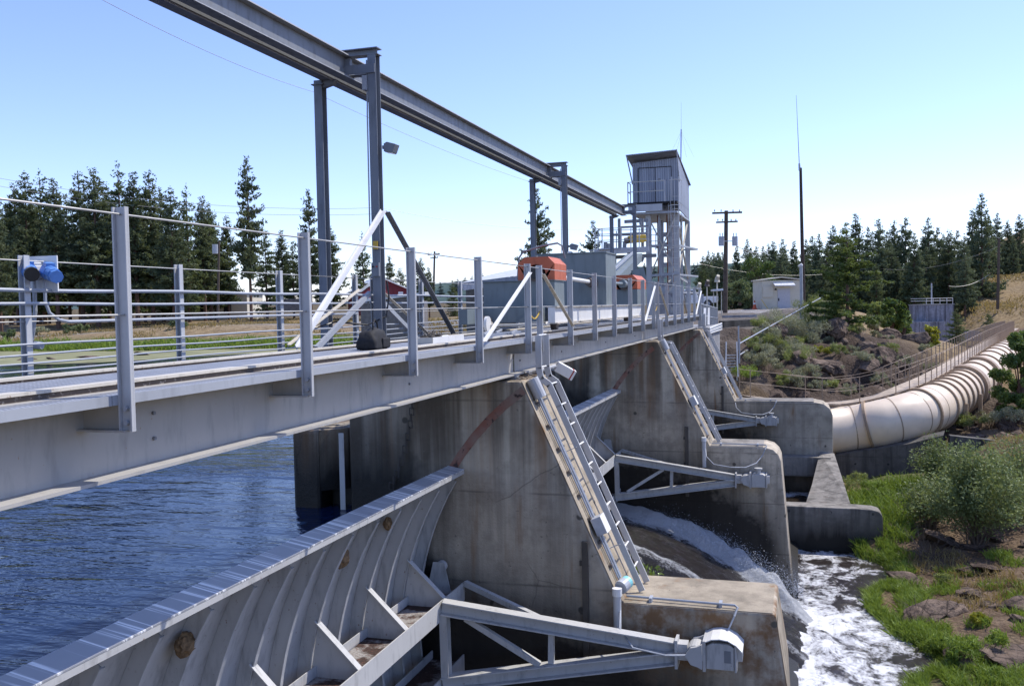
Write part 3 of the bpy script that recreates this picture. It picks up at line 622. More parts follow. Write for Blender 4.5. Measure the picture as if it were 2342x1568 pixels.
# ladders and conduits on the sloping faces
LL = ['grey ladder bending down the sloping face of the nearest pier', 'grey ladder down the sloping face of the middle pier', 'grey ladder down the sloping face of the farthest pier']
for i, (y0, y1) in enumerate(PY):
    poly = PP[i]; a = Vector((poly[1][0], 0, poly[1][1])); b = Vector((poly[2][0], 0, poly[2][1])); d = (b-a).normalized(); n = Vector((-d.z, 0, d.x)); n = n if n.x > 0 else -n
    t = thing('access_ladder', LL[i], 'ladder', (b.x, y0+.8, b.z), 'ladders on the dam piers')
    ya, yb = y0+.50, y0+.93
    base = a+n*.20
    P = [Vector((-3.45, 0, -.40)), Vector((-3.45, 0, -.85)), Vector((-3.42, 0, -1.0)), base+d*.18, base+d*.5, b+n*.20+d*.05]
    if i == 0: pass
    for yy in (ya, yb):
        g = MB()
        for k in range(len(P)-1): g.bar(P[k]+Vector((0, yy, 0)), P[k+1]+Vector((0, yy, 0))+ (P[k+1]-P[k]).normalized()*.01, .028, .085, (1, 0, 0.3))
        g.build('rail', M['greypaint'], t)
    # rungs
    L = []; 
    for k in range(len(P)-1):
        seg = (P[k+1]-P[k]).length; m = max(1, int(round(seg/.30)))
        for j in range(m): L.append(P[k]+(P[k+1]-P[k])*(j/m))
    last = None
    for p in L:
        if last is not None and (p-last).length < .24: continue
        last = p; g = MB(); g.cyl(p+Vector((0, ya+.015, 0)), p+Vector((0, yb-.015, 0)), .013, 6); g.build('rung', M['white'], t)
    for q in (.35, .8):
        g = MB(); c = a+d*((b-a).length*q); g.bar(c+Vector((0, ya-.03, 0)), c+n*.2+Vector((0, ya-.03, 0)), .05, .008, d); g.build('standoff', M['greypaint'], t)
    t2 = thing('cable_conduit', ['twin cable conduits with dark clamps beside the nearest pier ladder', 'twin cable conduits beside the middle pier ladder', 'twin cable conduits beside the farthest pier ladder'][i], 'conduit', (b.x, y0+.3, b.z), 'conduits on the dam piers')
    for k, (yy, h, r_) in enumerate(((y0+.22, .05, .013), (y0+.30, .055, .018), (y0+.38, .05, .011))):
        g = MB(); A = a+n*h+d*.12; B = b+n*h-d*.25
        g.tube([A+Vector((0, yy, 0)), (A+B)/2+Vector((0, yy+.01, 0)), B+Vector((0, yy-.01, 0))], r_, 7); g.build('pipe', M['galv' if k != 1 else 'transf'], t2)
    for k in range(8):
        c = a+d*(.35+k*.34); g = MB(); g.bar(c+n*.03+Vector((0, y0+.16, 0)), c+n*.03+Vector((0, y0+.44, 0)), .03, .05, n); g.build('clamp', M['wheel'], t2)
    # junction box
    q = .685 if i == 0 else .60
    c = a+d*((b-a).length*q)
    J = thing('junction_box', ['white junction box on the slope of the nearest pier', 'white junction box on the slope of the middle pier', 'white junction box on the slope of the farthest pier'][i], 'box', tuple(c+Vector((0, y0+.3, 0))))
    g = MB(); g.bar(c+n*.11+Vector((0, y0+.14, 0))+d*0, c+n*.11+Vector((0, y0+.38, 0)), .24, .14, n); g.build('enclosure', M['transf'], J, bevel=.008)
    g = MB(); g.bar(c+n*.186+Vector((0, y0+.135, 0)), c+n*.186+Vector((0, y0+.385, 0)), .245, .010, n); g.build('lid', M['white'], J)
    # cylinder hood at the top of the slope
    c = a+n*.10
    if i < 2:
        g = MB(); g.cyl(c+d*.02+Vector((0, y0+.18, 0)), c+d*.30+Vector((0, y0+.20, 0)), .085, 14)
        single('conduit_hood', g, M['greypaint'], ['grey rounded hood over the conduits at the top of the nearest slope', 'grey hood over the conduits at the top of the middle slope'][i], 'hood')
    # box lamp beside the girder
    if i == 0:
        B = thing('lamp_box', 'tilted white box with red edge hanging below the girder at the nearest pier', 'box', (-3.2, y1+.35, -.95))
        g = MB(); g.bar((-3.50, y1+.33, -.90), (-3.30, y1+.43, -1.03), .13, .155, (.4, 0, 1)); g.build('case', M['white'], B, bevel=.01)
        g = MB(); g.bar((-3.299, y1+.431, -1.031), (-3.288, y1+.436, -1.038), .136, .161, (.4, 0, 1)); g.build('rim', M['redp'], B)
        g = MB(); g.bar((-3.287, y1+.437, -1.039), (-3.262, y1+.449, -1.055), .13, .155, (.4, 0, 1)); g.build('front', M['white'], B)
        g = MB(); g.cyl((-3.75, y1+.1, -.97), (-3.5, y1+.3, -.90), .025, 8); g.build('arm', M['white'], B)
    # standpipe at the foot of the slope
    if i < 2:
        zt = poly[2][1]
        V = thing('vent_standpipe', ['grey standpipe with cyan capped valve at the foot of the nearest slope', 'grey standpipe at the foot of the middle slope'][i], 'pipe', (-2.3, y0-.12, zt-.5))
        g = MB(); g.cyl((-2.28, y0-.12, zt-.52), (-2.28, y0-.12, zt+.13), .052, 14); g.build('pipe', M['greypaint'], V, smooth=False)
        g = MB(); g.cyl((-2.28, y0-.12, zt+.131), (-2.28, y0-.12, zt+.23), .064, 14); g.build('cap', M['white'], V)
        if i == 0:
            g = MB(); g.cyl((-2.25, y0-.02, zt+.21), (-2.21, y0+.08, zt+.235), .09, 16); g.build('valve_body', M['transf'], V)
            g = MB(); g.cyl((-2.209, y0+.082, zt+.236), (-2.185, y0+.14, zt+.25), .085, 16); g.build('valve_cap', M['cyan'], V)
# stone debris and twigs on the pier top under the girder
g = MB(); random.seed(5)
for k in range(40):
    c = Vector((-3.75+random.uniform(-.25, .2), 12.75+random.uniform(-.5, .5), -.985)); a = random.uniform(0, 6.28)
    g.bar(c, c+Vector((math.cos(a)*.12, math.sin(a)*.12, random.uniform(0, .05))), .01, .01)
o = single('twig_litter', g, M['twig'], 'dry twigs and litter lying on top of the nearest pier', 'twigs'); o['kind'] = 'stuff'

# ================================================================== RADIAL GATES
def gate(i, y0, y1, lab, lift=0.):
    t = thing('radial_gate', lab, 'dam gate', (-4.4, (y0+y1)/2, -6), 'curved gates between the piers')
    a0, a1 = R(147.2), R(197.5)
    def pt(an, r_, y): return (PIN.x+r_*math.cos(an), y, PIN.z+r_*math.sin(an))
    n = 22; g = MB()
    ring = [a0+(a1-a0)*k/n for k in range(n+1)]
    vs = []
    for an in ring: vs += [pt(an, GR, y0), pt(an, GR, y1), pt(an, GR+.018, y0), pt(an, GR+.018, y1)]
    fs = []
    for k in range(n):
        o = 4*k; fs += [(o, o+1, o+5, o+4), (o+2, o+6, o+7, o+3)]
    g.add(vs, fs); g.build('skin_plate', M['gate'], t, smooth=True)
    tz = PIN.z+GR*math.sin(a0); tx = PIN.x+GR*math.cos(a0)
    # inclined top plate
    g = MB(); up = Vector((.18, 0, 1)).normalized()
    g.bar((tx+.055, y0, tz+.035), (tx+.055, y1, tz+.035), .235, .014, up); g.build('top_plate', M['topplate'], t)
    g = MB(); g.box(tx+.150, tx+.168, y0, y1, tz-.045, tz+.004); g.build('top_lip', M['gate'], t)
    # ribs
    k = 0; y = y1-.18
    ys = []
    while y > y0+.1: ys.append(y); y -= .615
    am = R(183)
    for j, y in enumerate(ys):
        g = MB(); m = 14
        for q in range(m):
            b0 = a0+R(.6)+(a1-a0-R(1))*q/m; b1 = a0+R(.6)+(a1-a0-R(1))*(q+1)/m
            A = [pt(b0, GR-.002, y-.005), pt(b1, GR-.002, y-.005), pt(b1, GR-.15, y-.005), pt(b0, GR-.15, y-.005)]
            B = [(p[0], y+.005, p[2]) for p in A]
            g.add(A+B, [(0, 1, 2, 3), (7, 6, 5, 4)])
            F = [pt(b0, GR-.150, y-.026), pt(b1, GR-.150, y-.026), pt(b1, GR-.150, y+.026), pt(b0, GR-.150, y+.026)]
            G2 = [pt(b0, GR-.162, y-.026), pt(b1, GR-.162, y-.026), pt(b1, GR-.162, y+.026), pt(b0, GR-.162, y+.026)]
            g.add(F+G2, [(0, 1, 2, 3), (7, 6, 5, 4), (0, 4, 5, 1), (3, 2, 6, 7)])
        rb = g.build('rib', M['gate'], t)
        for an in (156, 164):
            if (j+an) % 2 == 0 or True:
                c = pt(R(an), GR-.075, y); g = MB(); g.box(c[0]-.04, c[0]+.05, y+.006, y+.07, c[2], c[2]+.010); g.build('clip', M['gate'], rb)
    # horizontal girders
    for gz, dep in ((-3.88, .62), (-4.88, .58)):
        xs = PIN.x-math.sqrt(max(.01, GR*GR-(gz-PIN.z)**2)); xf = -4.385 if gz > -4.5 else -4.41
        g = MB(); g.box(xs+.165, xf-.012, y0+.02, y1-.02, gz-.006, gz+.006); g.build('girder_shelf', M['debris'], t)
        g = MB(); g.box(xf-.010, xf+.006, y0+.02, y1-.10, gz-.10, gz+.15); g.build('girder_flange', M['gate'], t)
        g = MB(); g.box(xs+.166, xs+.24, y0+.02, y1-.02, gz+.012, gz+.025); g.box(xs+.23, xs+.245, y0+.02, y1-.02, gz+.026, gz+.13); g.build('girder_back', M['gate'], t)
        if gz > -4.5:
            for j, y in enumerate(ys[1::2]):
                xr = xs+.17; zt = gz+.60
                xr2 = PIN.x-math.sqrt(GR*GR-(zt-PIN.z)**2)+.16
                g = MB(); g.prism([(xr, gz+.008), (xf-.014, gz+.008), (xf-.014, gz+.12), (xr2, zt)], y-.005, y+.005)
                dg = g.build('diaphragm', M['gate'], t)
                g = MB(); g.bar((xf-.012, y, gz+.133), (xr2-.03, y, zt+.016), .09, .012, (1, 0, .5)); g.build('edge_strip', M['gate'], dg)
    # end roller
    g = MB(); g.cyl((-4.72, y1-.16, -3.54), (-4.72, y1-.03, -3.54), .075, 14); g.build('side_roller', M['gate'], t)
    g = MB(); g.prism([(-4.90, -3.87), (-4.55, -3.87), (-4.64, -3.46), (-4.80, -3.46)], y1-.18, y1-.165); g.build('roller_bracket', M['gate'], t)
    # arms: trusses at both ends
    for s_, ya in ((1, y1-.97), (-1, y0+.97)):
        yp = ya+.71*s_
        def P(x, z): return Vector((x, ya, z))
        apexT = Vector((-1.50, yp, -4.33)); apexB = Vector((-1.50, yp, -4.44))
        T0 = P(-4.37, -3.80); B0 = P(-4.39, -4.78)
        A = MB(); A.ibeam(T0, apexT, .19, .17, .016, (0, 0, 1)); A.build('arm_chord', M['gate'], t)
        A = MB(); A.ibeam(B0, apexB, .19, .17, .016, (0, 0, 1)); A.build('arm_chord', M['gate'], t)
        def on(c0, c1, f): return c0+(c1-c0)*f
        A = MB(); A.ibeam(T0+Vector((.03, 0, -.09)), B0+Vector((.06, 0, .09)), .10, .13, .012, (0, 1, 0)); A.build('arm_post', M['gate'], t)
        A = MB(); A.bar(on(T0, apexT, .47)+Vector((0, 0, -.09)), on(B0, apexB, .47)+Vector((0, 0, .09)), .07, .07, (0, 1, 0)); A.build('arm_post', M['gate'], t)
        if i == 1: A = MB(); A.bar(on(T0, apexT, .40)+Vector((0, 0, -.09)), on(B0, apexB, .10)+Vector((0, 0, .09)), .07, .07, (0, 1, 0))
        else: A = MB(); A.bar(on(T0, apexT, .10)+Vector((0, 0, -.09)), on(B0, apexB, .42)+Vector((0, 0, .09)), .07, .07, (0, 1, 0))
        A.build('arm_diagonal', M['gate'], t)
        A = MB(); A.bar((-4.36, y1-.12 if s_ > 0 else y0+.12, -3.74), (-3.1, ya+.34*s_, -4.0), .07, .07); A.build('side_brace', M['gate'], t)
        A = MB(); A.box(-1.505, -1.470, yp-.12, yp+.12, -4.56, -4.20); A.build('end_plate', M['gate'], t)
        A = MB(); A.cyl((PIN.x, yp-.13, PIN.z), (PIN.x, yp+.13, PIN.z), .115, 20); A.box(-1.469, PIN.x-.10, yp-.09, yp+.09, -4.45, -4.25); hb = A.build('hub', M['gate'], t)
        A = MB(); A.cyl((PIN.x, yp-.19, PIN.z), (PIN.x, yp-.131, PIN.z), .055, 14); A.build('pin', M['galv'], hb)
    g = MB()
    for yy in ((y0+y1)/2+1.6, (y0+y1)/2-1.6):
        g = MB(); g.bar((-4.385, yy, -4.02), (-4.41, yy, -4.78), .12, .10, (0, 1, 0)); g.build('strut', M['gate'], t)
    return t
GL = ['nearest curved steel dam gate with streaked top plate and mud nests under it', 'curved steel dam gate between the nearest and middle piers with water rushing under it',
      'farthest curved steel dam gate, only its arms seen beyond the middle pier']
gy = [(1.56, 12.04), (13.52, 23.98), (25.46, 35.94)]
for i, (a, b) in enumerate(gy): gate(i, a, b, GL[i])
TL = ['white crusted trunnion bracket bolted to the nearest pier', 'grey trunnion bracket with top fitting on the middle pier', 'grey trunnion bracket on the farthest pier']
for i, (y0, y1) in enumerate(PY):
    t = thing('trunnion_bracket', TL[i], 'gate bearing', (-.9, y0-.3, -4.6)); yc = y0-.31
    g = MB(); g.box(-1.16, -1.125, yc-.13, y0-.004, -4.56, -4.18); g.build('flange_plate', M['gate'], t)
    g = MB(); g.prism([(-1.124, -4.54), (-.78, -4.54), (-.78, -4.25), (-.84, -4.21), (-1.05, -4.21), (-1.124, -4.25)], yc-.09, y0-.004); g.build('housing', M['gate'], t, bevel=.015)
    g = MB(); g.box(-.775, -.75, yc-.10, y0-.004, -4.55, -4.22); g.box(-.749, -.69, yc+.05, y0-.004, -4.46, -4.28); g.build('end_plate', M['gate'], t)
    for ya_, yb_ in ((yc+.16, yc+.21), (yc-.205, yc-.155)):
        g = MB(); g.prism([(-1.30, -4.46), (-1.22, -4.48), (-1.162, -4.51), (-1.162, -4.20), (-1.22, -4.23), (-1.30, -4.25), (-1.37, -4.35)], ya_, yb_); g.build('yoke', M['gate'], t)
    if i == 0:
        g = MB(); prof = [(-1.15, -4.20), (-1.06, -4.155), (-.96, -4.14), (-.86, -4.15), (-.76, -4.20), (-.68, -4.28)]
        for k in range(5):
            (x, z), (x2, z2) = prof[k], prof[k+1]
            g.add([(x, yc-.12, z-.01), (x2, yc-.13, z2-.01), (x2, y0-.01, z2), (x, y0-.01, z), (x, yc-.12, z+.002), (x2, yc-.13, z2+.002), (x2, y0-.01, z2+.012), (x, y0-.01, z+.012)], [(0, 1, 2, 3), (7, 6, 5, 4), (0, 4, 5, 1)])
        g.build('cover', M['white'], t)
        g = MB(); g.box(-.90, -.82, yc-.096, yc-.092, -4.44, -4.29); g.build('opening', M['beam'], t)
    else:
        g = MB(); g.cyl((-.95, yc, -4.21), (-.95, yc, -4.10), .06, 10); g.cyl((-.95, yc, -4.10), (-.95, yc, -4.07), .10, 10); g.build('fitting', M['gate'], t)
# swallow nests of mud under the top plate
for k, (yy, zz, s_) in enumerate(((6.28, -2.62, .11), (8.93, -2.62, .13), (10.02, -2.50, .09))):
    bm = bmesh.new(); bmesh.ops.create_icosphere(bm, subdivisions=3, radius=1.)
    for v in bm.verts:
        p = v.co.copy(); p *= 1+.25*mnoise.noise(p*2.3+Vector((k*5, 0, 0))); v.co = Vector((p.x*.6, p.y*1.0, p.z*.9))*s_
    me = bpy.data.meshes.new('mud_nest'); bm.to_mesh(me); bm.free(); me.materials.append(M['straw'])
    o = bpy.data.objects.new('mud_nest', me); COL.objects.link(o); rr = GR-.10; ang = math.asin((zz-PIN.z)/rr)
    o.location = (PIN.x-rr*math.cos(ang), yy, zz)
    tag(o, ['brown mud nest on the nearest gate, the one at lower left', 'largest brown mud nest on the nearest gate, middle of the three', 'brown mud nest on the nearest gate, closest to the pier'][k], 'nest', 'mud nests on the gate ribs')

# ================================================================== APRONS, WATER
CH = [(-5.9, -5.55), (-4.9, -5.52), (-4.2, -5.56), (-3.3, -5.76), (-2.4, -6.12), (-1.5, -6.62), (-.6, -7.25), (.3, -7.8), (1.0, -8.4)]
for i, (a, b) in enumerate(((1.5, 12.095), (13.455, 24.035), (25.395, 35.995))):
    g = MB(); g.prism([c_ for c_ in CH if c_[0] < 0]+[(-.04, -7.6), (-.04, -9.6), (-5.9, -9.6)], a, b)
    structure('spillway_apron', g, M['apron'])
def chute(y0, y1):
    g = MB(); nx, ny = 90, 70; X0, X1 = -4.75, .55
    def prof(x):
        for k in range(len(CH)-1):
            if CH[k][0] <= x <= CH[k+1][0]:
                f = (x-CH[k][0])/(CH[k+1][0]-CH[k][0]); return CH[k][1]*(1-f)+CH[k+1][1]*f
        return CH[-1][1]
    vs = []; cols = []
    for i in range(nx+1):
        x = X0+(X1-X0)*i/nx; s_ = i/nx
        for j in range(ny+1):
            f = j/ny; y = y0+(y1-y0)*f
            edge = math.exp(-((f-.90)/.085)**2)*(.15+.55*s_)+math.exp(-((f-.12)/.05)**2)*.20*(.3+s_)
            p = Vector((x*1.1, y*2.2, 0)); nz = mnoise.fractal(p*1.6, 1., 2., 5)*(.04+.20*s_*(.3+math.exp(-((f-.90)/.12)**2)))
            thick = .30*(1-s_)+.05; edge *= min(1., (1-s_)/.22); nz *= min(1., (1-s_)/.15)
            fall = min(1, f/.05, (1-f)/.03)
            vs.append((x, y, prof(x)+(thick+edge*(1-.2*s_)+nz)*fall-.05)); 
            cols.append(min(1, .26+.22*(1-s_)**2+.80*math.exp(-((f-.86)/.13)**2)+.42*math.exp(-((f-.10)/.05)**2)-.12*math.exp(-((f-.45)/.2)**2)*s_))
    fs = [(i*(ny+1)+j, i*(ny+1)+j+1, (i+1)*(ny+1)+j+1, (i+1)*(ny+1)+j) for i in range(nx) for j in range(ny)]
    g.add(vs, fs); o = structure('spill_water', g, M['chute'], smooth=True)
    ca = o.data.color_attributes.new('Col', 'FLOAT_COLOR', 'POINT')
    for k, c in enumerate(cols): ca.data[k].color = (c, c, c, 1)
chute(20.3, 23.98)
# spray droplets thrown up along the chute edge
g = MB(); random.seed(11)
for k in range(10000):
    s_ = random.random()**.75; x = -3.9+4.0*s_; yb_ = 23.35+random.gauss(0, .26)
    zc = float(np.interp(x, [c_[0] for c_ in CH], [c_[1] for c_ in CH]))+.32+.36*s_
    z = zc+random.gauss(0, .06+.13*s_)+(abs(random.gauss(0, .22)) if random.random() < .06 else 0); r_ = random.uniform(.003, .010)
    c = Vector((x, min(23.9, yb_), z)); a = Vector((random.gauss(0, 1), random.gauss(0, 1), random.gauss(0, 1))).normalized()*r_; b = a.orthogonal().normalized()*r_*random.uniform(.5, 1)
    g.add([c-a, c+b, c+a, c-b], [(0, 1, 2, 3)])
o = single('water_spray', g, m_plain('spray white', (.62, .66, .72), .5), 'white spray thrown up by the water leaving the middle gate', 'spray'); o['kind'] = 'stuff'
# reservoir surface
g = MB(); WZ = -2.85
g.add([(-320, -90, WZ), (-7.5, -90, WZ), (-7.5, 70, WZ), (-320, 70, WZ)], [(0, 1, 2, 3)])
g.add([(-7.5, -90, WZ), (-4.89, -90, WZ), (-4.89, 36.2, WZ), (-7.5, 36.2, WZ)], [(0, 1, 2, 3)])
structure('reservoir_water', g, M['reservoir'])
# tailwater
g = MB(); g.add([(-2.2, 9, -7.75), (4.4, 9, -7.75), (4.4, 30.6, -7.75), (-2.2, 30.6, -7.75)], [(0, 1, 2, 3)])
structure('tailwater', g, M['tail'])
g = MB(); g.add([(-1.2, 30.7, -7.0), (1.5, 30.7, -7.0), (1.5, 35.9, -7.0), (-1.2, 35.9, -7.0)], [(0, 1, 2, 3)])
structure('side_pool_water', g, M['tail'])
# foam mound where the jet meets the pool by the middle pier
g = MB(); nx = 40; vs = []
for i in range(nx+1):
    for j in range(nx+1):
        u = i/nx; v = j/nx; x = -1.4+3.0*u; y = 17.6+7.2*v
        b = math.sin(math.pi*u)*math.sin(math.pi*v); h = b*(.16+.14*mnoise.fractal(Vector((x*2, y*1.6, 1)), 1, 2, 5))
        vs.append((x, y, -7.765+h))
g.add(vs, [(i*(nx+1)+j, i*(nx+1)+j+1, (i+1)*(nx+1)+j+1, (i+1)*(nx+1)+j) for i in range(nx) for j in range(nx)])
structure('foam_water', g, M['tail'], smooth=True)

# ================================================================== downstream walls
t = thing('wing_wall', 'low concrete wing wall at the end of the foaming pool', 'concrete wall', (1, 31, -8))
g = MB(); g.prism([(-1.0, -6.40), (1.7, -6.40), (2.15, -6.42), (2.34, -6.47), (2.43, -6.58), (2.45, -6.75), (2.45, -9.5), (-1.0, -9.5)], 30.49, 31.2); g.build('wall', M['conc_dn'], t, bevel=.03)
g = MB(); g.add([(.20, 31.2, -6.45), (1.55, 31.2, -6.42), (1.24, 36.0, -5.55), (.75, 36.0, -5.50), (.20, 31.2, -9), (1.55, 31.2, -9), (1.24, 36, -9), (.75, 36, -9), (.42, 33.2, -6.22)],
    [(0, 1, 2, 3, 8), (0, 4, 5, 1), (1, 5, 6, 2), (4, 0, 8, 3, 7)]); g.build('sloping_apron', M['conc_dn'], t)
g = MB(); g.box(-.9, 1.1, 35.3, 35.98, -6.3, -5.62); g.build('lintel', M['conc_dn'], t)
# wall beside the penstock
t = thing('retaining_wall', 'dark retaining wall running along the near side of the penstock', 'retaining wall', (3.4, 40, -7))
A = [at(1908, 1042, 37.9), at(1990, 1028, 37.6), at(2080, 1014, 37.2), at(2158, 995, 36.6)]
B = [p+Vector((.15, .75, .1)) for p in A]
g = MB()
for k in range(3):
    a0, a1, b0, b1 = A[k], A[k+1], B[k], B[k+1]
    z0 = Vector((0, 0, 1))
    g.add([a0, a1, b1, b0, (a0.x, a0.y, -9), (a1.x, a1.y, -9), (b1.x, b1.y, -9), (b0.x, b0.y, -9)], [(0, 1, 2, 3), (0, 4, 5, 1), (3, 2, 6, 7)])
g.build('wall', M['conc_wall'], t)
a0 = A[3]; a1 = at(2300, 1003, 36.2)
g = MB(); g.bar((a0.x+.05, a0.y+.2, a0.z-1.9), (a1.x, a1.y, a1.z-2.0), .4, 3.8); g.build('return_wall', M['conc_wall'], t)
# abutment beyond the farthest pier
t = thing('abutment_wall', 'tall streaked concrete abutment wall at the far end of the footbridge', 'concrete wall', (-5, 40, -6))
g = MB(); g.box(-8.2, -3.35, 37.36, 43.2, -9.5, -.95); g.build('wall', M['conc_lt'], t, bevel=.03)
# ================================================================== GROUND
CPT = [(-5.6,76.7,-.79),(-3.1,88,-.69),(.3,89,-.64),(.4,68,-.5),(.9,60.8,-.75),(2.6,55.1,-1.77),(-2.5,43.6,-4.1),(.5,45,-4.4),(3.4,46.9,-4.6),(6.85,62.6,-2.9),
 (-4.5,61,-1.15),(-3.0,46.6,-2.0),(-3.0,44.6,-3.3),(-2.6,50,-1.35),(-5,46,-1.0),(-6,50,-.95),(-8,55,-.9),(-1,52,-1.6),(1,52,-2.3),(.5,48.5,-3.1),(-1,48,-2.9),(2.5,50,-3.0),(2,58,-1.1),(5,57,-2.2),(8,52,-4.7),(5.5,49,-4.9),(10,50,-4.5),
 (12,60,-4.8),(15,70,-5.2),(1.3,40,-7.6),(5,40.5,-7.1),(8,41,-5.7),(7.6,37.7,-5.8),(7.75,39.8,-5.4),(10,40,-4.3),(12,46,-3.8),(-2.4,42.5,-5.2),(-1,41.5,-5.5),
 (2.7,26.6,-7.62),(2.8,19.7,-7.62),(2.7,23,-7.6),(3.8,20,-7.5),(4.8,23,-7.35),(3.7,24.3,-7.5),(5.9,28.7,-7.15),(3.3,28,-7.5),(4.8,29.4,-7.3),(2.9,31,-7.3),(2.2,33,-7.1),(2.0,36,-7.1),(3,35,-6.95),
 (6,34,-6.4),(9,34,-5),(12,30,-4.5),(9,27,-6),(8,22,-6.8),(7,17,-7.2),(12,20,-5),(20,30,-3),(20,45,-2),(25,20,-3),
 (1.2,10,-9),(1.2,16,-9),(1.2,22,-9),(1.2,28,-9),(0,19,-9),(4.6,41,-7.0),(7.5,46,-5.9),(10,55,-5.5),(17,83.5,-6.4),(24,110,-8.5),
 (24.6,185,-10.5),(15,150,-8),(22,150,-10),(46.7,244,4.2),(62,244,9),(80,260,14),(40,200,-1.5),(55,200,4),(34,165,-8),(50,160,1),(70,160,8),(20,130,-9),(35,130,-8),(60,120,3),(30,90,-6),(45,90,0),
 (0,130,-.8),(-40,150,-.6),(8,150,-3),(8,190,-3),(0,300,1),(25,300,2),(70,330,14),(150,300,30),(-100,300,2),(-60,100,-.8),(-90,100,-.9),(-120,80,-.9),(-30,100,-.8),(-15,80,-.8),(-15,65,-.9),(-35,80,-1.0),(-50,75,-1.1),
 (-200,100,0),(-200,250,2),(300,200,40),(300,60,20),(100,60,6),(60,40,3),(40,0,0),(20,0,-4),(6,0,-7.5),(0,500,8),(-300,500,12),(200,600,50)]
CP = np.array(CPT)
SH = [(-400, 52), (-120, 60), (-64, 62.6), (-50, 61.3), (-45, 62.6), (-37, 65), (-28, 61), (-20, 56), (-12, 49), (-8.3, 44), (-8.3, 30), (-4.9, 30), (-4.9, -120), (-400, -120)]
SHn = np.array(SH, float)
def water_sd(X, Y):
    """signed distance to the reservoir edge, positive on land"""
    P_ = np.stack([X, Y], -1); best = np.full(X.shape, 1e9); inside = np.zeros(X.shape, bool); n = len(SHn)
    for i in range(n):
        a = SHn[i]; b = SHn[(i+1) % n]; ab = b-a; tt = np.clip(((P_-a)@ab)/(ab@ab), 0, 1)
        best = np.minimum(best, np.linalg.norm(P_-a-tt[..., None]*ab, axis=-1))
        c = ((a[1] > Y) != (b[1] > Y)) & (X < (b[0]-a[0])*(Y-a[1])/((b[1]-a[1]) if b[1] != a[1] else 1e-9)+a[0]); inside ^= c
    return np.where(inside, -best, best)
def fbm(X, Y, s, seed=0):
    out = np.zeros(X.shape)
    flat = out.ravel(); xs = X.ravel(); ys = Y.ravel()
    for i in range(flat.size): flat[i] = mnoise.fractal((xs[i]*s+seed, ys[i]*s, seed*.7), 1., 2.1, 5)
    return flat.reshape(X.shape)
def idw(X, Y):
    d2 = (X[..., None]-CP[:, 0])**2+(Y[..., None]-CP[:, 1])**2+.25
    wgt = d2**-1.6; return (wgt*CP[:, 2]).sum(-1)/wgt.sum(-1)
def ground_z(X, Y, nz=True):
    X = np.asarray(X, float); Y = np.asarray(Y, float); z = idw(X, Y)
    rocky = np.clip(1-((X-1.5)/7)**2-((Y-49)/9)**2, 0, 1)
    if nz: z = z+fbm(X, Y, .45)*(.06+.75*rocky)+fbm(X, Y, 1.3, 5)*.22*rocky+fbm(X, Y, .06, 3)*np.clip((Y-70)/100, 0, 1)*.8
    sd = water_sd(X, Y)
    land = -2.95+np.clip(sd, 0, 40)*.16
    z = np.where((X < -8.0) & (sd >= 0), np.minimum(z, land), z)
    z = np.where(sd < 0, np.maximum(-2.95+sd*.35, -6), z)
    dam = (X > -7.2) & (X < 1.6) & (Y < 37) & (Y > -60); z = np.where(dam, np.minimum(z, -9), z)
    ab = (X > -8.3) & (X < -3.6) & (Y > 36.5) & (Y < 43); z = np.where(ab, np.minimum(z, -1.1), z)
    return z
def gz(x, y): return float(ground_z(np.array([x]), np.array([y]))[0])
def axis(lo, hi, a, b, st, gr=1.13):
    out = list(np.arange(a, b, st)); s = st; v = a
    while v > lo: s *= gr; v -= s; out.insert(0, v)
    s = st; v = out[-1]
    while v < hi: s *= gr; v += s; out.append(v)
    return np.array(out)
gx_ = axis(-2500, 2500, -14, 22, .42); gy_ = axis(-400, 4500, 12, 72, .42)
GX, GY = np.meshgrid(gx_, gy_, indexing='ij'); GZ = ground_z(GX, GY)
nx, ny = GX.shape
g = MB(); g.v = [tuple(p) for p in np.stack([GX, GY, GZ], -1).reshape(-1, 3)]
idx = np.arange(nx*ny).reshape(nx, ny)
g.f = [tuple(q) for q in np.stack([idx[:-1, :-1], idx[1:, :-1], idx[1:, 1:], idx[:-1, 1:]], -1).reshape(-1, 4)]
go = structure('ground', g, M['ground'], smooth=True)
sd = water_sd(GX, GY); colr = np.zeros((nx, ny, 3)); n1 = fbm(GX, GY, .12, 9)
dry = np.array((.34, .255, .145)); gravel = np.array((.20, .178, .160)); rockc = np.array((.105, .078, .060)); green = np.array((.12, .15, .04)); brown = np.array((.19, .135, .09)); road = np.array((.36, .35, .35)); floor = np.array((.10, .085, .05))
colr[:] = dry
def blend(mask, c):
    m = np.clip(mask, 0, 1)[..., None]; colr[:] = colr*(1-m)+c*m
blend(np.clip((GY-95)/20, 0, 1)*(GX < 10)*.75, floor)
blend(((GX > -35) & (GX < 3) & (GY > 44) & (GY < 110) & (sd > 4)).astype(float), gravel)
blend(np.exp(-((GY-84-.12*(GX+3))/4.2)**2)*(GX < 2)*(GX > -90), road)
blend(1.35-((GX-3)/8)**2-((GY-49)/9.5)**2, rockc)
blend(((GX > 2.3) & (GY < 42)).astype(float), brown); blend(np.clip(n1*1.6+.25, 0, 1)*((GX > 2.3) & (GY < 42) & (GX < 9)), green)
blend(np.clip(1-np.abs(sd-3.0)/4, 0, 1)*(GX < -9)*1.2, green)
blend(np.clip(-sd, 0, 1)*(GX < -4), np.array((.08, .075, .045)))
ca = go.data.color_attributes.new('Col', 'FLOAT_COLOR', 'POINT')
ca.data.foreach_set('color', np.concatenate([colr.reshape(-1, 3), np.ones((nx*ny, 1))], 1).ravel().astype(np.float32))
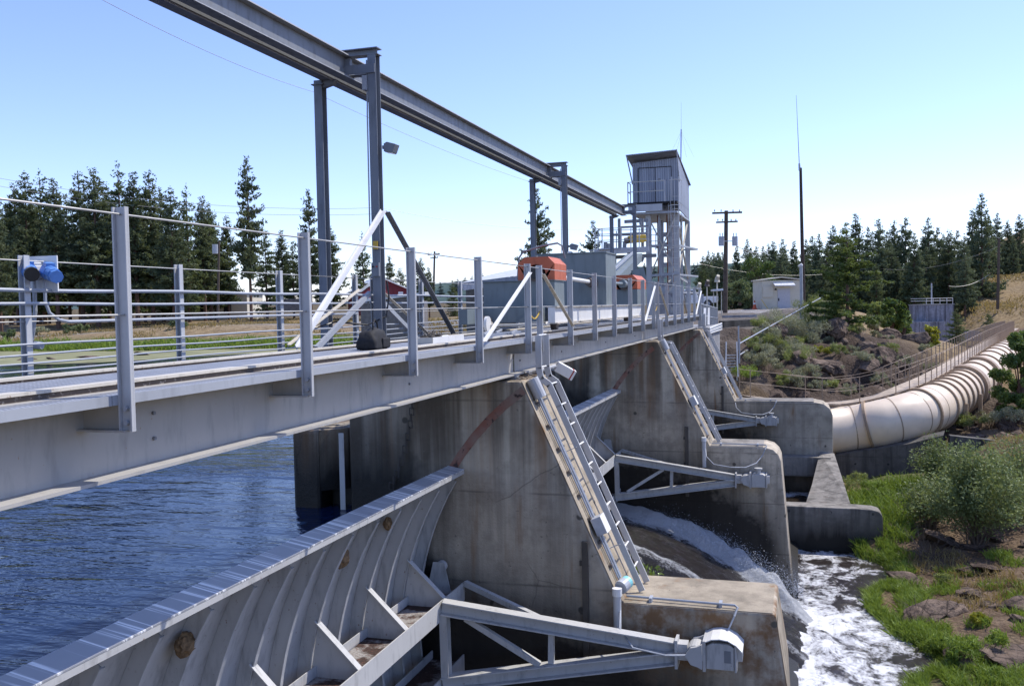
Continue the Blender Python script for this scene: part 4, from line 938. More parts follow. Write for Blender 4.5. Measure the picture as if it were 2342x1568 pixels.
# algae mat at the reservoir edge
g = MB(); pts_n = []; pts_f = []
for k in range(61):
    f = k/60; x = -130+112*f
    ysh = np.interp(x, SHn[:9, 0], SHn[:9, 1])+.6
    w_ = (18+5*math.sin(x*.23)+3*math.sin(x*.61+1))*min(1, (1-f)*3+.25)
    pts_n.append((x, ysh-w_, -2.843)); pts_f.append((x, ysh, -2.843))
n = len(pts_n); g.add(pts_n+pts_f, [(i, i+1, n+i+1, n+i) for i in range(n-1)])
o = structure('algae_water', g, M['algae'])
# distant forested hills
def hill(u0, u1, prof, d, mat, name, zbase=-6):
    g = MB(); n = 150; top = []; bot = []
    for k in range(n+1):
        u = u0+(u1-u0)*k/n; v = np.interp(u, [p[0] for p in prof], [p[1] for p in prof])
        p = at(u, v, d); p.z += mnoise.fractal(Vector((u*.15, 1, 0)), 1, 2, 4)*d*.0016; top.append(p); q = at(u, v, d*.72); bot.append(Vector((q.x, q.y, zbase)))
    g.add(top+bot, [(i, i+1, n+2+i, n+1+i) for i in range(n)]); return structure(name, g, mat)
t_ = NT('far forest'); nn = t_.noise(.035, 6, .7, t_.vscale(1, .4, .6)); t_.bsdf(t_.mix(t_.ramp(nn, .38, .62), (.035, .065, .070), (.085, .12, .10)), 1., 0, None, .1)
hill(-700, 3200, [(-700, 640), (0, 700), (800, 690), (950, 652), (1080, 640), (1220, 628), (1420, 612), (1600, 606), (1720, 600), (1900, 610), (2200, 600), (2600, 560), (3200, 540)], 1500, t_.m, 'far_hill')

# ================================================================== TREES
def pine_mesh(seed, slim=1., base=.18, n_wh=42, tuft=.028, dens=2.1, bare=.0, mats=('pine1',), irregular=.25):
    """conifer of height 1: trunk mesh and crown of whorled branches carrying needle tufts"""
    rnd = random.Random(seed)
    T = MB(); pts = [Vector((0, 0, -.03)), Vector((rnd.uniform(-.004, .004), rnd.uniform(-.004, .004), .5)), Vector((0, 0, .97))]
    T.tube(pts, .016, 7, .002)
    C = MB(); tw = []
    for k in range(n_wh):
        f = (k+rnd.random()*.8)/n_wh; h = base+(1-base)*f
        prof = (1-f)**.72*(.55+.45*min(1, f/.18))
        L0 = .185*slim*prof+.010
        nb = rnd.randint(4, 6) if f < .85 else 3
        for b in range(nb):
            if rnd.random() < bare: continue
            a = rnd.random()*6.283; L = L0*(1+rnd.uniform(-irregular*1.6, irregular)); droop = rnd.uniform(-.28, .18)+f*.45
            d = Vector((math.cos(a), math.sin(a), droop)).normalized(); o = Vector((0, 0, h)); e = o+d*L
            T.tube([o, o+d*L*.95], .0022*(1-f*.6), 3, .0006)
            m = max(2, int(L/.0105*dens))
            for j in range(m):
                s = (.22+.78*(j+rnd.random())/m); p = o+d*L*s+Vector((rnd.gauss(0, .010), rnd.gauss(0, .010), rnd.gauss(0, .008)))
                r_ = tuft*(.6+.5*rnd.random())*(.55+.45*(1-f))
                for q in range(3):
                    v1 = Vector((rnd.gauss(0, 1), rnd.gauss(0, 1), rnd.gauss(.35, .7))).normalized(); v1 = (v1+d*.5).normalized()*r_; v2 = v1.cross(Vector((rnd.gauss(0, 1), rnd.gauss(0, 1), rnd.gauss(0, 1)))).normalized()*r_*.30
                    C.add([p-v1*.25-v2, p-v1*.25+v2, p+v1], [(0, 1, 2)])
    return T, C
PV = {}
def pine_proto(key, **kw):
    T, C = pine_mesh(**kw)
    mt = bpy.data.meshes.new('trunk'); mt.from_pydata(T.v, [], T.f); mt.materials.append(M['bark'])
    mc = bpy.data.meshes.new('crown'); mc.from_pydata(C.v, [], C.f); mc.materials.append(M[kw.get('mats', ('pine1',))[0]])
    PV[key] = (mt, mc)
for k in range(4):
    pine_proto('d%d' % k, seed=20+k, slim=(.85, 1.0, 1.1, .78)[k], base=(.16, .2, .14, .24)[k], mats=('pine1',))
    pine_proto('m%d' % k, seed=40+k, slim=(.95, 1.15, 1.05, 1.25)[k], base=(.1, .15, .08, .2)[k], mats=('pine2',), n_wh=30)
for k in range(3):
    pine_proto('r%d' % k, seed=60+k, slim=(.95, 1.1, 1.0)[k], base=(.08, .12, .16)[k], mats=('pine_r',))
pine_proto('open', seed=71, slim=1.75, base=.06, n_wh=34, dens=2.1, bare=.12, irregular=.45, mats=('pine1',), tuft=.034)
pine_proto('young', seed=81, slim=1.75, base=.10, n_wh=27, dens=2.6, bare=.12, irregular=.5, mats=('pine3',), tuft=.030)
pine_proto('tall', seed=91, slim=.92, base=.28, n_wh=36, dens=2.2, bare=.1, irregular=.4, mats=('pine1',), tuft=.030)
def pine(key, u, vtop, d, label, group=None, vb=None, name='pine_tree', wide=1.):
    base = at(u, vb if vb else 712, d); z = gz(base.x, base.y) if vb is None else base.z
    f = at(u, vtop, d); H = f.z-z
    t = bpy.data.objects.new(name, None); COL.objects.link(t); t.location = (f.x, f.y, z); t.rotation_euler = (0, 0, random.random()*6.28); t.scale = (H*wide, H*wide, H)
    tag(t, label, 'tree', group)
    for nm, me in zip(('trunk', 'crown'), PV[key]):
        o = bpy.data.objects.new(nm, me); COL.objects.link(o); o.parent = t
    return t
random.seed(21)
LB = 'dark tall conifer in the dense stand on the far reservoir bank'
left = [(-8, 471, 100), (30, 420, 112), (56, 395, 108), (90, 395, 114), (121, 410, 106), (150, 440, 118), (178, 392, 110), (213, 385, 107), (240, 420, 120), (269, 379, 112), (304, 395, 108), (322, 440, 116), (339, 389, 110), (365, 430, 120), (389, 430, 106), (425, 428, 112), (461, 450, 115), (487, 508, 125), (517, 492, 122)]
for i, (u, v, d) in enumerate(left):
    pine(('d0', 'd1', 'd2', 'm0', 'd3', 'm1')[i % 6], u, v, d, LB, 'conifers on the far reservoir bank', wide=random.uniform(.84, 1.05))
pine('tall', 564, 358, 104, 'tallest lone conifer with clear trunk to the right of the dense stand', wide=.66)
pine('m2', 605, 525, 110, 'small bushy conifer directly right of the tallest lone conifer')
pine('d3', 642, 527, 118, 'slim conifer between the tallest lone conifer and the crane column'); pine('m1', 668, 550, 112, 'short conifer beside the leftmost crane column')
pine('tall', 705, 434, 108, 'conifer partly hidden by the farther crane column', wide=.70); pine('d2', 752, 516, 112, 'conifer just right of the farther crane column')
pine('m0', 828, 535, 105, 'conifer between the two nearest crane columns above the barn')
pine('d0', 890, 583, 120, 'small conifer behind the red barn gable'); pine('m3', 915, 612, 118, 'tiny bushy conifer at the right end of the red barn'); pine('d1', 962, 590, 110, 'conifer right of the red barn next to a railing post'); pine('d3', 980, 612, 112, 'shorter conifer crowding the one right of the red barn')
pine('m1', 1035, 640, 130, 'small conifer left of the tin roofed shed')
pine('open', 1227, 430, 80, 'open crowned pine behind the second crane frame', vb=702, wide=.58)
pine('open', 1355, 505, 85, 'bushy pine left of the tower platform', vb=702, wide=.66)
for i in range(32):
    pine(('m0', 'm2', 'd1', 'm3')[i % 4], random.uniform(-20, 545), random.uniform(445, 570), random.uniform(118, 150), LB, 'conifers on the far reservoir bank', wide=1.0)
RB = 'dark conifer in the forest on the slope at the right'
right = [(1620, 573, 260), (1631, 577, 270), (1642, 578, 280), (1655, 590, 230), (1685, 563, 230), (1709, 547, 220), (1727, 572, 250), (1745, 563, 230), (1757, 558, 240), (1769, 552, 220), (1791, 547, 230), (1816, 552, 220), (1843, 547, 215), (1858, 540, 230), (1873, 535, 210), (1890, 560, 200), (1905, 516, 215), (1930, 520, 225), (1957, 490, 205), (1985, 519, 195), (2009, 501, 190), (2028, 530, 200), (2045, 505, 215), (2071, 498, 205), (2091, 533, 185), (2108, 545, 215), (2123, 498, 195), (2144, 520, 205), (2158, 535, 220), (2170, 525, 190), (2189, 527, 200), (2206, 540, 185), (2224, 482, 205), (2245, 443, 195), (2262, 500, 215), (2281, 487, 230), (2305, 503, 235), (2332, 490, 230), (2319, 540, 215)]
for i, (u, v, d) in enumerate(right):
    pine(('r0', 'd1', 'r1', 'r2', 'd3', 'r0', 'r1')[i % 7], u, v, d, RB, 'forest on the right slope', vb=min(735, 715+(u-1600)*.03)+(10 if i % 2 else 0) if u < 2260 else 640, wide=.92)
for i in range(58):
    u = random.uniform(1590, 2250); v = random.uniform(560, 620)-.03*(u-1600)
    pine(('r0', 'r1', 'm1', 'r2', 'r0')[i % 5], u, v, random.uniform(178, 225), RB, 'forest on the right slope', vb=random.uniform(700, 735), wide=1.0)
for i, (u, v, vb) in enumerate(((2262, 560, 645), (2290, 575, 640), (2310, 560, 635), (2335, 555, 625))):
    pine('m2', u, v, 235, RB, 'forest on the right slope', vb=vb, wide=1.4)
pine('young', 1937, 512, 52, 'bright young pine growing on the dark rock outcrop', vb=778, wide=1.2)
pine('m3', 2187, 706, 92, 'small dark juniper standing left of the penstock in front of the concrete tank', vb=812, wide=1.25)
pine('m3', 2262, 712, 105, 'small juniper nearest the far end of the penstock', vb=790, wide=1.1)
FARL = 'hazy conifer on the distant ridge behind the dam'
pine_proto('far', seed=99, slim=1.1, base=.05, n_wh=16, dens=.5, mats=('pinefar',), tuft=.07)
for i in range(70):
    u = random.uniform(985, 1640); v = np.interp(u, [985, 1080, 1220, 1420, 1640], [655, 640, 626, 612, 604])-random.uniform(2, 12)
    pine('far', u, v, random.uniform(620, 780), FARL, 'conifers on the distant ridge', vb=v+random.uniform(26, 36), wide=1.5)

def leafball(mb, c, rad, n, size, rnd, squash=(1, 1, 1), shell=.55, slim=.45, up=.2):
    for k in range(n):
        v = Vector((rnd.gauss(0, 1), rnd.gauss(0, 1), rnd.gauss(0, 1))).normalized(); r_ = (shell+(1-shell)*rnd.random())*rad
        p = Vector(c)+Vector((v.x*squash[0], v.y*squash[1], v.z*squash[2]))*r_
        a = (v*.6+Vector((rnd.gauss(0, 1), rnd.gauss(0, 1), rnd.gauss(up, 1)))).normalized()*size*rnd.uniform(.6, 1.25); b = a.orthogonal(); b = (b.normalized()*math.cos(k)+a.cross(b).normalized()*math.sin(k))*a.length*slim
        mb.add([p-a*.5, p+b*.5, p+a*.6, p-b*.5], [(0, 1, 2, 3)])
def shrub(name, loc, mat, label, cat, H, W, n, leaf, seed, group=None, lumps=14, slim=.45, stems=True, up=.2, stemmat='twig'):
    rnd = random.Random(seed); t = thing(name, label, cat, tuple(loc), group); loc = Vector(loc)
    F = MB(); S = MB()
    for k in range(lumps):
        a = rnd.random()*6.283; rr = W*.5*math.sqrt(rnd.random())*.8; h = H*(.30+.55*rnd.random()*(1-(rr/(W*.5))**2*.6))
        c = loc+Vector((math.cos(a)*rr, math.sin(a)*rr, h)); rad = min(W, H)*rnd.uniform(.16, .30)
        leafball(F, c, rad, n//lumps, leaf, rnd, (1, 1, .8), .35, slim, up)
        if stems: S.tube([loc+Vector((0, 0, -.1)), loc+(c-loc)*.5+Vector((rnd.gauss(0, .05), rnd.gauss(0, .05), 0)), c], .012*max(.6, H), 4, .004)
    F.build('foliage', M[mat], t)
    if stems: S.build('stem', M[stemmat], t)
    return t
# round broadleaf trees by the yard
def btree(u, v0, v1, d, wpx, lab, seed, mat='decid', n=5200, lf=.26):
    b = at(u, v1, d); h = at(u, v0, d).z-b.z; W = wpx/2150*d
    rnd = random.Random(seed); t = thing('broadleaf_tree', lab, 'tree', tuple(b)); F = MB(); S = MB()
    S.tube([b-Vector((0, 0, .2)), b+Vector((0, 0, h*.3)), b+Vector((.1, 0, h*.6))], .18, 8, .06)
    for k in range(34):
        a = rnd.random()*6.283; f = rnd.random(); rr = W*.5*math.sqrt(rnd.random())*.85*math.sin(math.pi*(.12+.80*f))**.6
        c = b+Vector((math.cos(a)*rr, math.sin(a)*rr, h*(.16+.76*f))); leafball(F, c, W*rnd.uniform(.10, .17), n//34, lf, rnd, (1, 1, .8), .4, .6)
        if k < 12: S.tube([b+Vector((0, 0, h*.3)), c], .05, 5, .015)
    F.build('crown', M[mat], t); S.build('trunk', M['bark'], t)
btree(1735, 588, 695, 115, 100, 'large dark round broadleaf tree left of the cream valve house', 1)
btree(1692, 640, 694, 100, 60, 'pale green bushy tree directly behind the transformer pole', 2, 'pine2', 2600)
btree(2040, 680, 775, 58, 62, 'leafy green bush tree right of the young pine on the rocks', 3, 'decid', 3200)
btree(2068, 705, 790, 62, 45, 'smaller leafy bush beside the rock edge above the lime bush', 4, 'decid', 2000)
btree(2127, 742, 830, 66, 55, 'lime yellow bush left of the penstock walkway', 5, 'lime', 2200)
btree(2005, 690, 760, 60, 50, 'light green bush just behind the young pine', 6, 'sageg', 1600)
# foreground tree at the right frame edge, beside the penstock
btree(2335, 745, 1010, 40, 130, 'dark green leafy tree at the right edge beside the penstock', 8, 'decid', 17000, .13)

# shrubs on the rock outcrop
SG = 'shrubs on the rock outcrop'
sag = [(1758, 800, 47.5, 1.3, 'sageg'), (1790, 770, 50, 1.5, 'sage'), (1825, 752, 52, 1.6, 'sageg'), (1850, 770, 50, 1.7, 'sage'), (1868, 735, 56, 1.6, 'sageg'), (1742, 840, 45.5, 1.0, 'sage'), (1805, 815, 47.5, 1.3, 'sage'), (1828, 825, 47, 1.1, 'sageg'), (1715, 802, 46, .6, 'sageg'), (1735, 868, 44.5, 1.1, 'sage'), (1757, 872, 44.6, .9, 'sage'),
       (1815, 890, 44.4, .7, 'sage'), (1850, 892, 44.6, .8, 'sage'), (1790, 895, 44.2, .6, 'sageg'), (1700, 890, 43.5, 1.0, 'grass'), (1905, 890, 45.5, .6, 'sage'), (1922, 845, 47, .7, 'sageg'), (1960, 880, 46.5, .8, 'sage'), (2000, 860, 48, .7, 'sage'), (2030, 845, 50, .8, 'sageg'), (2060, 870, 49, .8, 'sage'), (2085, 830, 54, .9, 'sageg'), (1890, 720, 58, 1.3, 'sage'), (1910, 745, 56, 1.2, 'sageg'), (1880, 820, 48, .7, 'lime'), (1985, 760, 56, 1.0, 'sage'), (2110, 860, 52, .9, 'sageg'), (2010, 905, 45.5, .6, 'sage')]
for i, (u, v, d, s_, mt) in enumerate(sag):
    p = at(u, v, d)
    lab = {'sage': 'grey green sagebrush on the dark rock outcrop', 'sageg': 'yellow green brush on the dark rock outcrop', 'lime': 'single small lime yellow shrub midway up the outcrop', 'grass': 'clump of tall bright green weeds by the foot of the steel steps'}[mt]
    z = gz(p.x, p.y); 
    if abs(z-p.z) < 1.3: p.z = z
    shrub('sagebrush' if mt != 'grass' else 'weed_clump', p-Vector((0, 0, .1)), mt, lab, 'shrub', s_*1.05, s_*1.75, int(2200*s_), .12, 100+i, SG if mt in ('sage', 'sageg') else None, 12, .18, up=.9)
# rocks
def rock_mesh(seed, flat=.7):
    bm = bmesh.new(); bmesh.ops.create_icosphere(bm, subdivisions=4, radius=1.)
    rnd = random.Random(seed); pls = [(Vector((rnd.gauss(0, 1), rnd.gauss(0, 1), rnd.gauss(0, .8))).normalized(), rnd.uniform(.48, .80)) for _ in range(20)]
    for v in bm.verts:
        p = v.co.copy()
        for n_, d_ in pls:
            e = p.dot(n_)-d_
            if e > 0: p -= n_*e*.97
        p *= 1+.07*mnoise.fractal(p*3.2+Vector((seed, 0, 0)), 1, 2, 5); p.z *= flat; v.co = p
    me = bpy.data.meshes.new('rock'); bm.to_mesh(me); bm.free(); me.materials.append(M['rock']); return me
RM = [rock_mesh(k) for k in range(6)]
def rock(p, s_, label, group, k, name='boulder', sq=(1, 1, 1)):
    o = bpy.data.objects.new(name, RM[k % 6]); COL.objects.link(o); o.location = p; o.scale = (s_*sq[0], s_*sq[1], s_*sq[2]); o.rotation_euler = (random.uniform(-.3, .3), random.uniform(-.3, .3), random.random()*6.28)
    return tag(o, label, 'rock', group)
random.seed(31)
rr = [(2030, 770, 55, 1.3), (2085, 812, 54, 1.5), (2065, 800, 53, .9), (2010, 800, 51, 1.2), (1990, 830, 49, 1.3), (1965, 800, 51, 1.1), (1940, 830, 49, 1.2), (1915, 800, 51, 1.0), (1905, 850, 47.5, 1.1), (1880, 860, 47, 1.0), (1870, 890, 45.5, .8), (1925, 880, 46.5, .9), (1960, 850, 48, 1.1), (2020, 870, 48.5, 1.0), (2050, 850, 50, 1.1), (2095, 845, 53, 1.2), (1895, 780, 52.5, 1.1), (1860, 835, 48, .9), (1790, 850, 46, .8), (1835, 870, 46, .8), (1770, 895, 44.3, .6), (1800, 870, 45.6, .7), (1985, 895, 46, .8), (2040, 895, 47, .8), (1945, 900, 45.6, .7), (1890, 905, 45, .6), (1720, 880, 44, .5), (2110, 820, 56, 1.1), (1955, 770, 54, 1.0), (1830, 900, 44.8, .5), (2075, 880, 49.5, .9)]
for i, (u, v, d, s_) in enumerate(rr):
    p = at(u, v, d); z = gz(p.x, p.y); p.z = z+.1 if abs(z-p.z) > 1 else p.z-.1
    rock(p, s_, 'dark weathered basalt rock in the outcrop behind the penstock', 'rocks of the outcrop', i, sq=(1, 1, random.uniform(.7, 1.1)))
for i, (u, v, d, s_, lab) in enumerate(((2130, 1395, 22.5, .62, 'broad cracked grey boulder in the middle of the right bank'), (2070, 1330, 25.5, .45, 'pinkish grey boulder nearest the foaming pool'), (2300, 1470, 19.5, .75, 'large pink grey boulder at the right edge low on the bank'), (2160, 1280, 28, .6, 'dark boulder in the shade below the willow bush'), (2330, 1330, 22.5, .5, 'grey boulder at the right edge below the willow bush'), (2325, 1190, 29, .6, 'pale boulder at the right edge beside the willow bush'), (2040, 1265, 29.5, .35, 'small grey boulder at the end of the wing wall'))):
    p = at(u, v, d); p.z = gz(p.x, p.y)+s_*.12; rock(p, s_, lab, None, i+1, sq=(1.5, 1.1, .62))
random.seed(91)
for i in range(26):
    x = random.uniform(2.9, 8.5); y = random.uniform(19, 31); s_ = random.uniform(.18, .5); rock(Vector((x, y, gz(x, y)+.02)), s_, 'small rough boulder among the grass of the right bank', 'small boulders on the right bank', i, sq=(1.4, 1.1, .65))
for i in range(16):
    u = random.uniform(2170, 2340); v = random.uniform(930, 1040); d = random.uniform(37, 44); p = at(u, v, d); p.z = gz(p.x, p.y); rock(p, random.uniform(.25, .6), 'brown rock on the slope right of the retaining wall', 'rocks on the right slope', i)
random.seed(63)
for i in range(80):
    x = random.uniform(-2.2, 8.0); y = random.uniform(44.2, 58)
    if ((x-3.0)/5.6)**2+((y-49.5)/8.)**2 > 1 or (x < .5 and random.random() < .5): continue
    s_ = random.choice((.35, .45, .6, .8, 1.0)); p = Vector((x, y, gz(x, y)-.30*s_))
    rock(p, s_, 'dark weathered basalt rock in the outcrop behind the penstock', 'rocks of the outcrop', i, sq=(1.1, .9, random.uniform(.7, 1.15)))
for i in range(64):
    x = random.uniform(-2.4, 3.4) if i < 48 else random.uniform(2, 7); y = random.uniform(44.8, 59)
    p = Vector((x, y, gz(x, y)-.1)); s_ = random.uniform(.55, 1.1)*(1 if x < 1.2 else .7); mt = random.choice(('sage', 'sage', 'sageg'))
    shrub('sagebrush', p, mt, {'sage': 'grey green sagebrush on the dark rock outcrop', 'sageg': 'yellow green brush on the dark rock outcrop'}[mt], 'shrub', s_, s_*1.6, int(1700*s_), .12, 700+i, SG, 11, .18, up=.9)
# bank vegetation
def grass(name, label, patches, mat, bl, n, seed, wid=.012):
    rnd = random.Random(seed); g = MB()
    for (x, y, rad, dens) in patches:
        m = int(n*dens*rad*rad); xs = []; 
        for k in range(m):
            a = rnd.random()*6.283; r_ = rad*math.sqrt(rnd.random()); xs.append((x+math.cos(a)*r_, y+math.sin(a)*r_))
        if not xs: continue
        A = np.array(xs); Z_ = ground_z(A[:, 0], A[:, 1])
        for (px_, py_), z in zip(xs, Z_):
            if z < -2.9 and px_ < -8: continue
            h = bl*rnd.uniform(.45, 1.15); lean = Vector((rnd.gauss(0, .4), rnd.gauss(0, .4), 1)).normalized()*h; a = rnd.random()*3.14; b = Vector((math.cos(a), math.sin(a), 0))*wid*rnd.uniform(.7, 1.3); p = Vector((px_, py_, float(z)-.02))
            g.add([p-b, p+b, p+lean*.6+b*.6+Vector((0, 0, 0)), p+lean+Vector((lean.x*.5, lean.y*.5, -.1*h)), p+lean*.6-b*.6], [(0, 1, 2, 3, 4)])
    o = single(name, g, M[mat], label, 'grass', (patches[0][0], patches[0][1], -7.3)); o['kind'] = 'stuff'; return o
grass('bank_grass', 'fresh green grass and reeds along the edge of the foaming pool', [(2.75, 29.3, .45, 1.2), (2.7, 28, .4, 1.2), (2.75, 27, .45, 1.2), (2.85, 26, .42, 1.2), (2.8, 25.2, .4, 1.2), (2.85, 24.2, .4, 1.3), (2.9, 23.2, .45, 1.3), (3.0, 22.3, .55, 1.3), (3.3, 21.6, .6, 1.3), (3.7, 21.0, .65, 1.3), (3.95, 20.3, .6, 1.3), (4.3, 20.0, .55, 1.2), (3.6, 26.3, .4, 1), (5.2, 24.4, .6, .8), (5.0, 22.8, .5, .8), (3.9, 23.4, .3, .9), (4.6, 19.4, .5, 1.2)]+[(2.42+.28*random.random()+.09*max(0, 24-y_), y_, .24, 1.9) for y_ in np.arange(19.6, 30.4, .35)]+[(random.uniform(3.2, 7), random.uniform(19, 30), .35, .8) for _ in range(26)], 'grass', .26, 2100, 4)
def shore_x(y):
    xs = np.arange(1.6, 4.6, .04); z = ground_z(xs, np.full(xs.shape, y)); k = np.where(z > -7.75)[0]
    return float(xs[k[0]]) if len(k) else 2.6
grass('shore_reeds', 'bright green reeds overhanging the very edge of the foaming pool', [(shore_x(y_)+.10+.10*random.random(), y_, .22, 1.) for y_ in np.arange(19.2, 30.3, .22)], 'grass', .30, 2600, 14, .012)
grass('wall_grass', 'tall green grass growing behind the wing wall', [(2.1, 32.5, .8, 1), (2.3, 33.8, .9, 1), (2.8, 32, .7, 1), (3.3, 33.2, .9, .8), (2.0, 35, .7, .8), (2.9, 30.6, .5, 1.), (3.8, 34.6, .9, .8), (4.8, 34.2, .9, .7), (4.2, 36, 1., .7), (5.6, 35.6, 1., .6), (3.4, 36.6, .8, .8), (6.4, 34.4, .9, .5)], 'grass', .55, 900, 5, .018)
grass('bank_dry_grass', 'dry straw coloured grass between the boulders on the right bank', [(3.6, 28.5, .9, .6), (4.5, 27, .9, .5), (5.4, 26, .8, .5), (4.2, 25.2, .7, .5), (5.6, 22.5, .8, .5), (6.5, 25, 1, .4), (8.4, 39, 1.6, .3), (9.2, 41.5, 1.6, .3), (7.4, 37, 1.2, .3)], 'drygrass', .32, 900, 6)
grass('shore_grass', 'band of bright green reeds along the far reservoir shore', [(x, float(np.interp(x, SHn[:9, 0], SHn[:9, 1]))+1.6+math.sin(x), 1.9, 1) for x in np.arange(-78, -11, 1.7)], 'grass', .75, 75, 7, .05)
grass('yard_grass', 'dry yellow grass on the far reservoir bank', [(random.uniform(-80, -14), random.uniform(66, 98), 2.4, 1) for _ in range(90)], 'drygrass', .35, 22, 8, .05)
grass('hill_grass', 'dry grass covering the hillside at the upper right', [(random.uniform(30, 75), random.uniform(150, 245), 6, 1) for _ in range(90)], 'drygrass', .7, 5, 9, .12)
# big willow bush and companions on the right bank
def willow(loc, H, W, n, seed, lab, mat='willow', leaf=.105):
    rnd = random.Random(seed); loc = Vector(loc); t = thing('willow_bush', lab, 'bush', tuple(loc)); F = MB(); S = MB()
    for k in range(46):
        a = rnd.random()*6.283; out = rnd.random()**.6; top = loc+Vector((math.cos(a)*W*.5*out, math.sin(a)*W*.5*out, H*(.45+.55*rnd.random())*(1-.35*out*out)))
        mid = loc+(top-loc)*.5+Vector((rnd.gauss(0, .1), rnd.gauss(0, .1), .12*H)); S.tube([loc+Vector((rnd.gauss(0, .12), rnd.gauss(0, .12), -.1)), mid, top], .016, 4, .004)
        for j in range(n//46):
            f = .25+.78*rnd.random()**.7; base = loc+(mid-loc)*(f*2) if f < .5 else mid+(top-mid)*((f-.5)*2)
            p = base+Vector((rnd.gauss(0, .17), rnd.gauss(0, .17), rnd.gauss(0, .14)))
            d = Vector((rnd.gauss(0, 1), rnd.gauss(0, 1), rnd.gauss(.3, .8))).normalized()*leaf*rnd.uniform(.6, 1.3); b = d.orthogonal().normalized()
            b = (b*math.cos(k+j)+d.cross(b).normalized()*math.sin(k+j))*leaf*.20; F.add([p-d*.5, p+b, p+d*.6, p-b], [(0, 1, 2, 3)])
    F.build('foliage', M[mat], t); S.build('stem', M['twig'], t)
p = at(2235, 1285, 27.5); p.z = gz(p.x, p.y); willow(p, 3.2, 3.4, 16500, 3, 'large silvery green willow bush on the right bank')
p = at(2125, 1215, 29.5); p.z = gz(p.x, p.y); willow(p, 1.7, 1.9, 3800, 4, 'smaller willow bush left of the large one with pale leaves')
p = at(2145, 1150, 33); p.z = gz(p.x, p.y); willow(p, 1.9, 1.7, 3600, 6, 'willow bush in front of the corner of the retaining wall')
p = at(2330, 1220, 29); p.z = gz(p.x, p.y); willow(p, 2.5, 2.0, 4200, 5, 'willow bush cut by the right edge of the picture')
for i, (u, v, d, s_, mt, lab) in enumerate(((1950, 1135, 34.5, 1.0, 'sageg', 'bright green shrub against the retaining wall behind the wing wall'), (2000, 1150, 33.5, .8, 'grass', 'green weedy shrub right of the wing wall'), (2150, 1440, 20.5, .5, 'grass', 'low green shrub by the pool edge'), (2240, 1400, 21.5, .35, 'lime', 'small yellow shrub between the boulders'), (2155, 1330, 25, .35, 'sageg', 'small pale leaved plant above the cracked boulder'), (2220, 970, 40, 1.0, 'sageg', 'yellow green shrub beside the penstock on the slope'), (2265, 950, 42, 1.1, 'sage', 'grey shrub on the slope near the penstock'), (2320, 960, 39, 1.3, 'sage', 'brownish shrub at the right edge of the slope'), (2190, 1000, 38.5, .7, 'sageg', 'little shrub at the top corner of the retaining wall'), (2260, 1460, 19.8, .8, 'grass', 'wide bright green shrub low on the right bank'), (2200, 1475, 19.6, .8, 'grass', 'bright green shrub touching the pool water'))):
    p = at(u, v, d); p.z = gz(p.x, p.y); shrub('bank_shrub', p, mt, lab, 'shrub', s_*.9, s_*1.4, int(2000*s_), .10, 300+i, None, 12, .22, up=.7)
g = MB(); random.seed(8)
for k in range(5):
    c = Vector((-1.9+random.uniform(-.5, .4), 13.5, -3.95)); 
    leafball(g, c+Vector((0, .06, .05)), .12, 26, .07, random, slim=.4)
single('wall_weed', g, M['grass'], 'small green weeds growing on the back edge of the nearest pier top', 'weed')
for i, (u, v, d, n_, L_, lab) in enumerate(((2095, 1425, 22.3, 14, .7, 'tangle of dead grey branches at the pool edge'), (2120, 1290, 27, 18, 1.1, 'dry grey twigs reaching out below the willow bush'), (2080, 1190, 30.5, 22, 1.0, 'pale dead stems between the wing wall and the small willow'), (2185, 1070, 31.5, 20, 1.2, 'bare grey stems among the willows'))):
    p = at(u, v, d); p.z = gz(p.x, p.y); g = MB(); rnd = random.Random(900+i)
    for k in range(n_):
        a = rnd.random()*6.28; e = Vector((math.cos(a)*rnd.uniform(.2, .7), math.sin(a)*rnd.uniform(.2, .7), rnd.uniform(.15, .9))).normalized()*L_*rnd.uniform(.5, 1.1); m_ = p+e*.5+Vector((rnd.gauss(0, .06), rnd.gauss(0, .06), rnd.gauss(0, .05)))
        g.tube([p+Vector((rnd.gauss(0, .1), rnd.gauss(0, .1), -.05)), m_, p+e], .008, 4, .003); g.tube([m_, m_+e*.35+Vector((rnd.gauss(0, .12), rnd.gauss(0, .12), .08))], .005, 4, .002)
    o = single('dead_branches', g, M['twig'], lab, 'branches', p); o['kind'] = 'stuff'
# low shrubs on the far bank
for i, (u, v, d) in enumerate(((90, 735, 88), (160, 728, 90), (185, 728, 90), (20, 742, 86), (412, 735, 84))):
    p = at(u, v, d); p.z = gz(p.x, p.y); shrub('bank_shrub', p, 'pine2' if i != 0 else 'sage', ['grey sage clump at the left end of the far bank', 'left one of two little green shrubs on the far bank', 'right one of two little green shrubs on the far bank', 'green shrub at the left frame edge on the far bank', 'low shrub on the brown bank below the beige building'][i], 'shrub', 1.2, 2.0, 700, .22, 400+i, None, 8, .5)
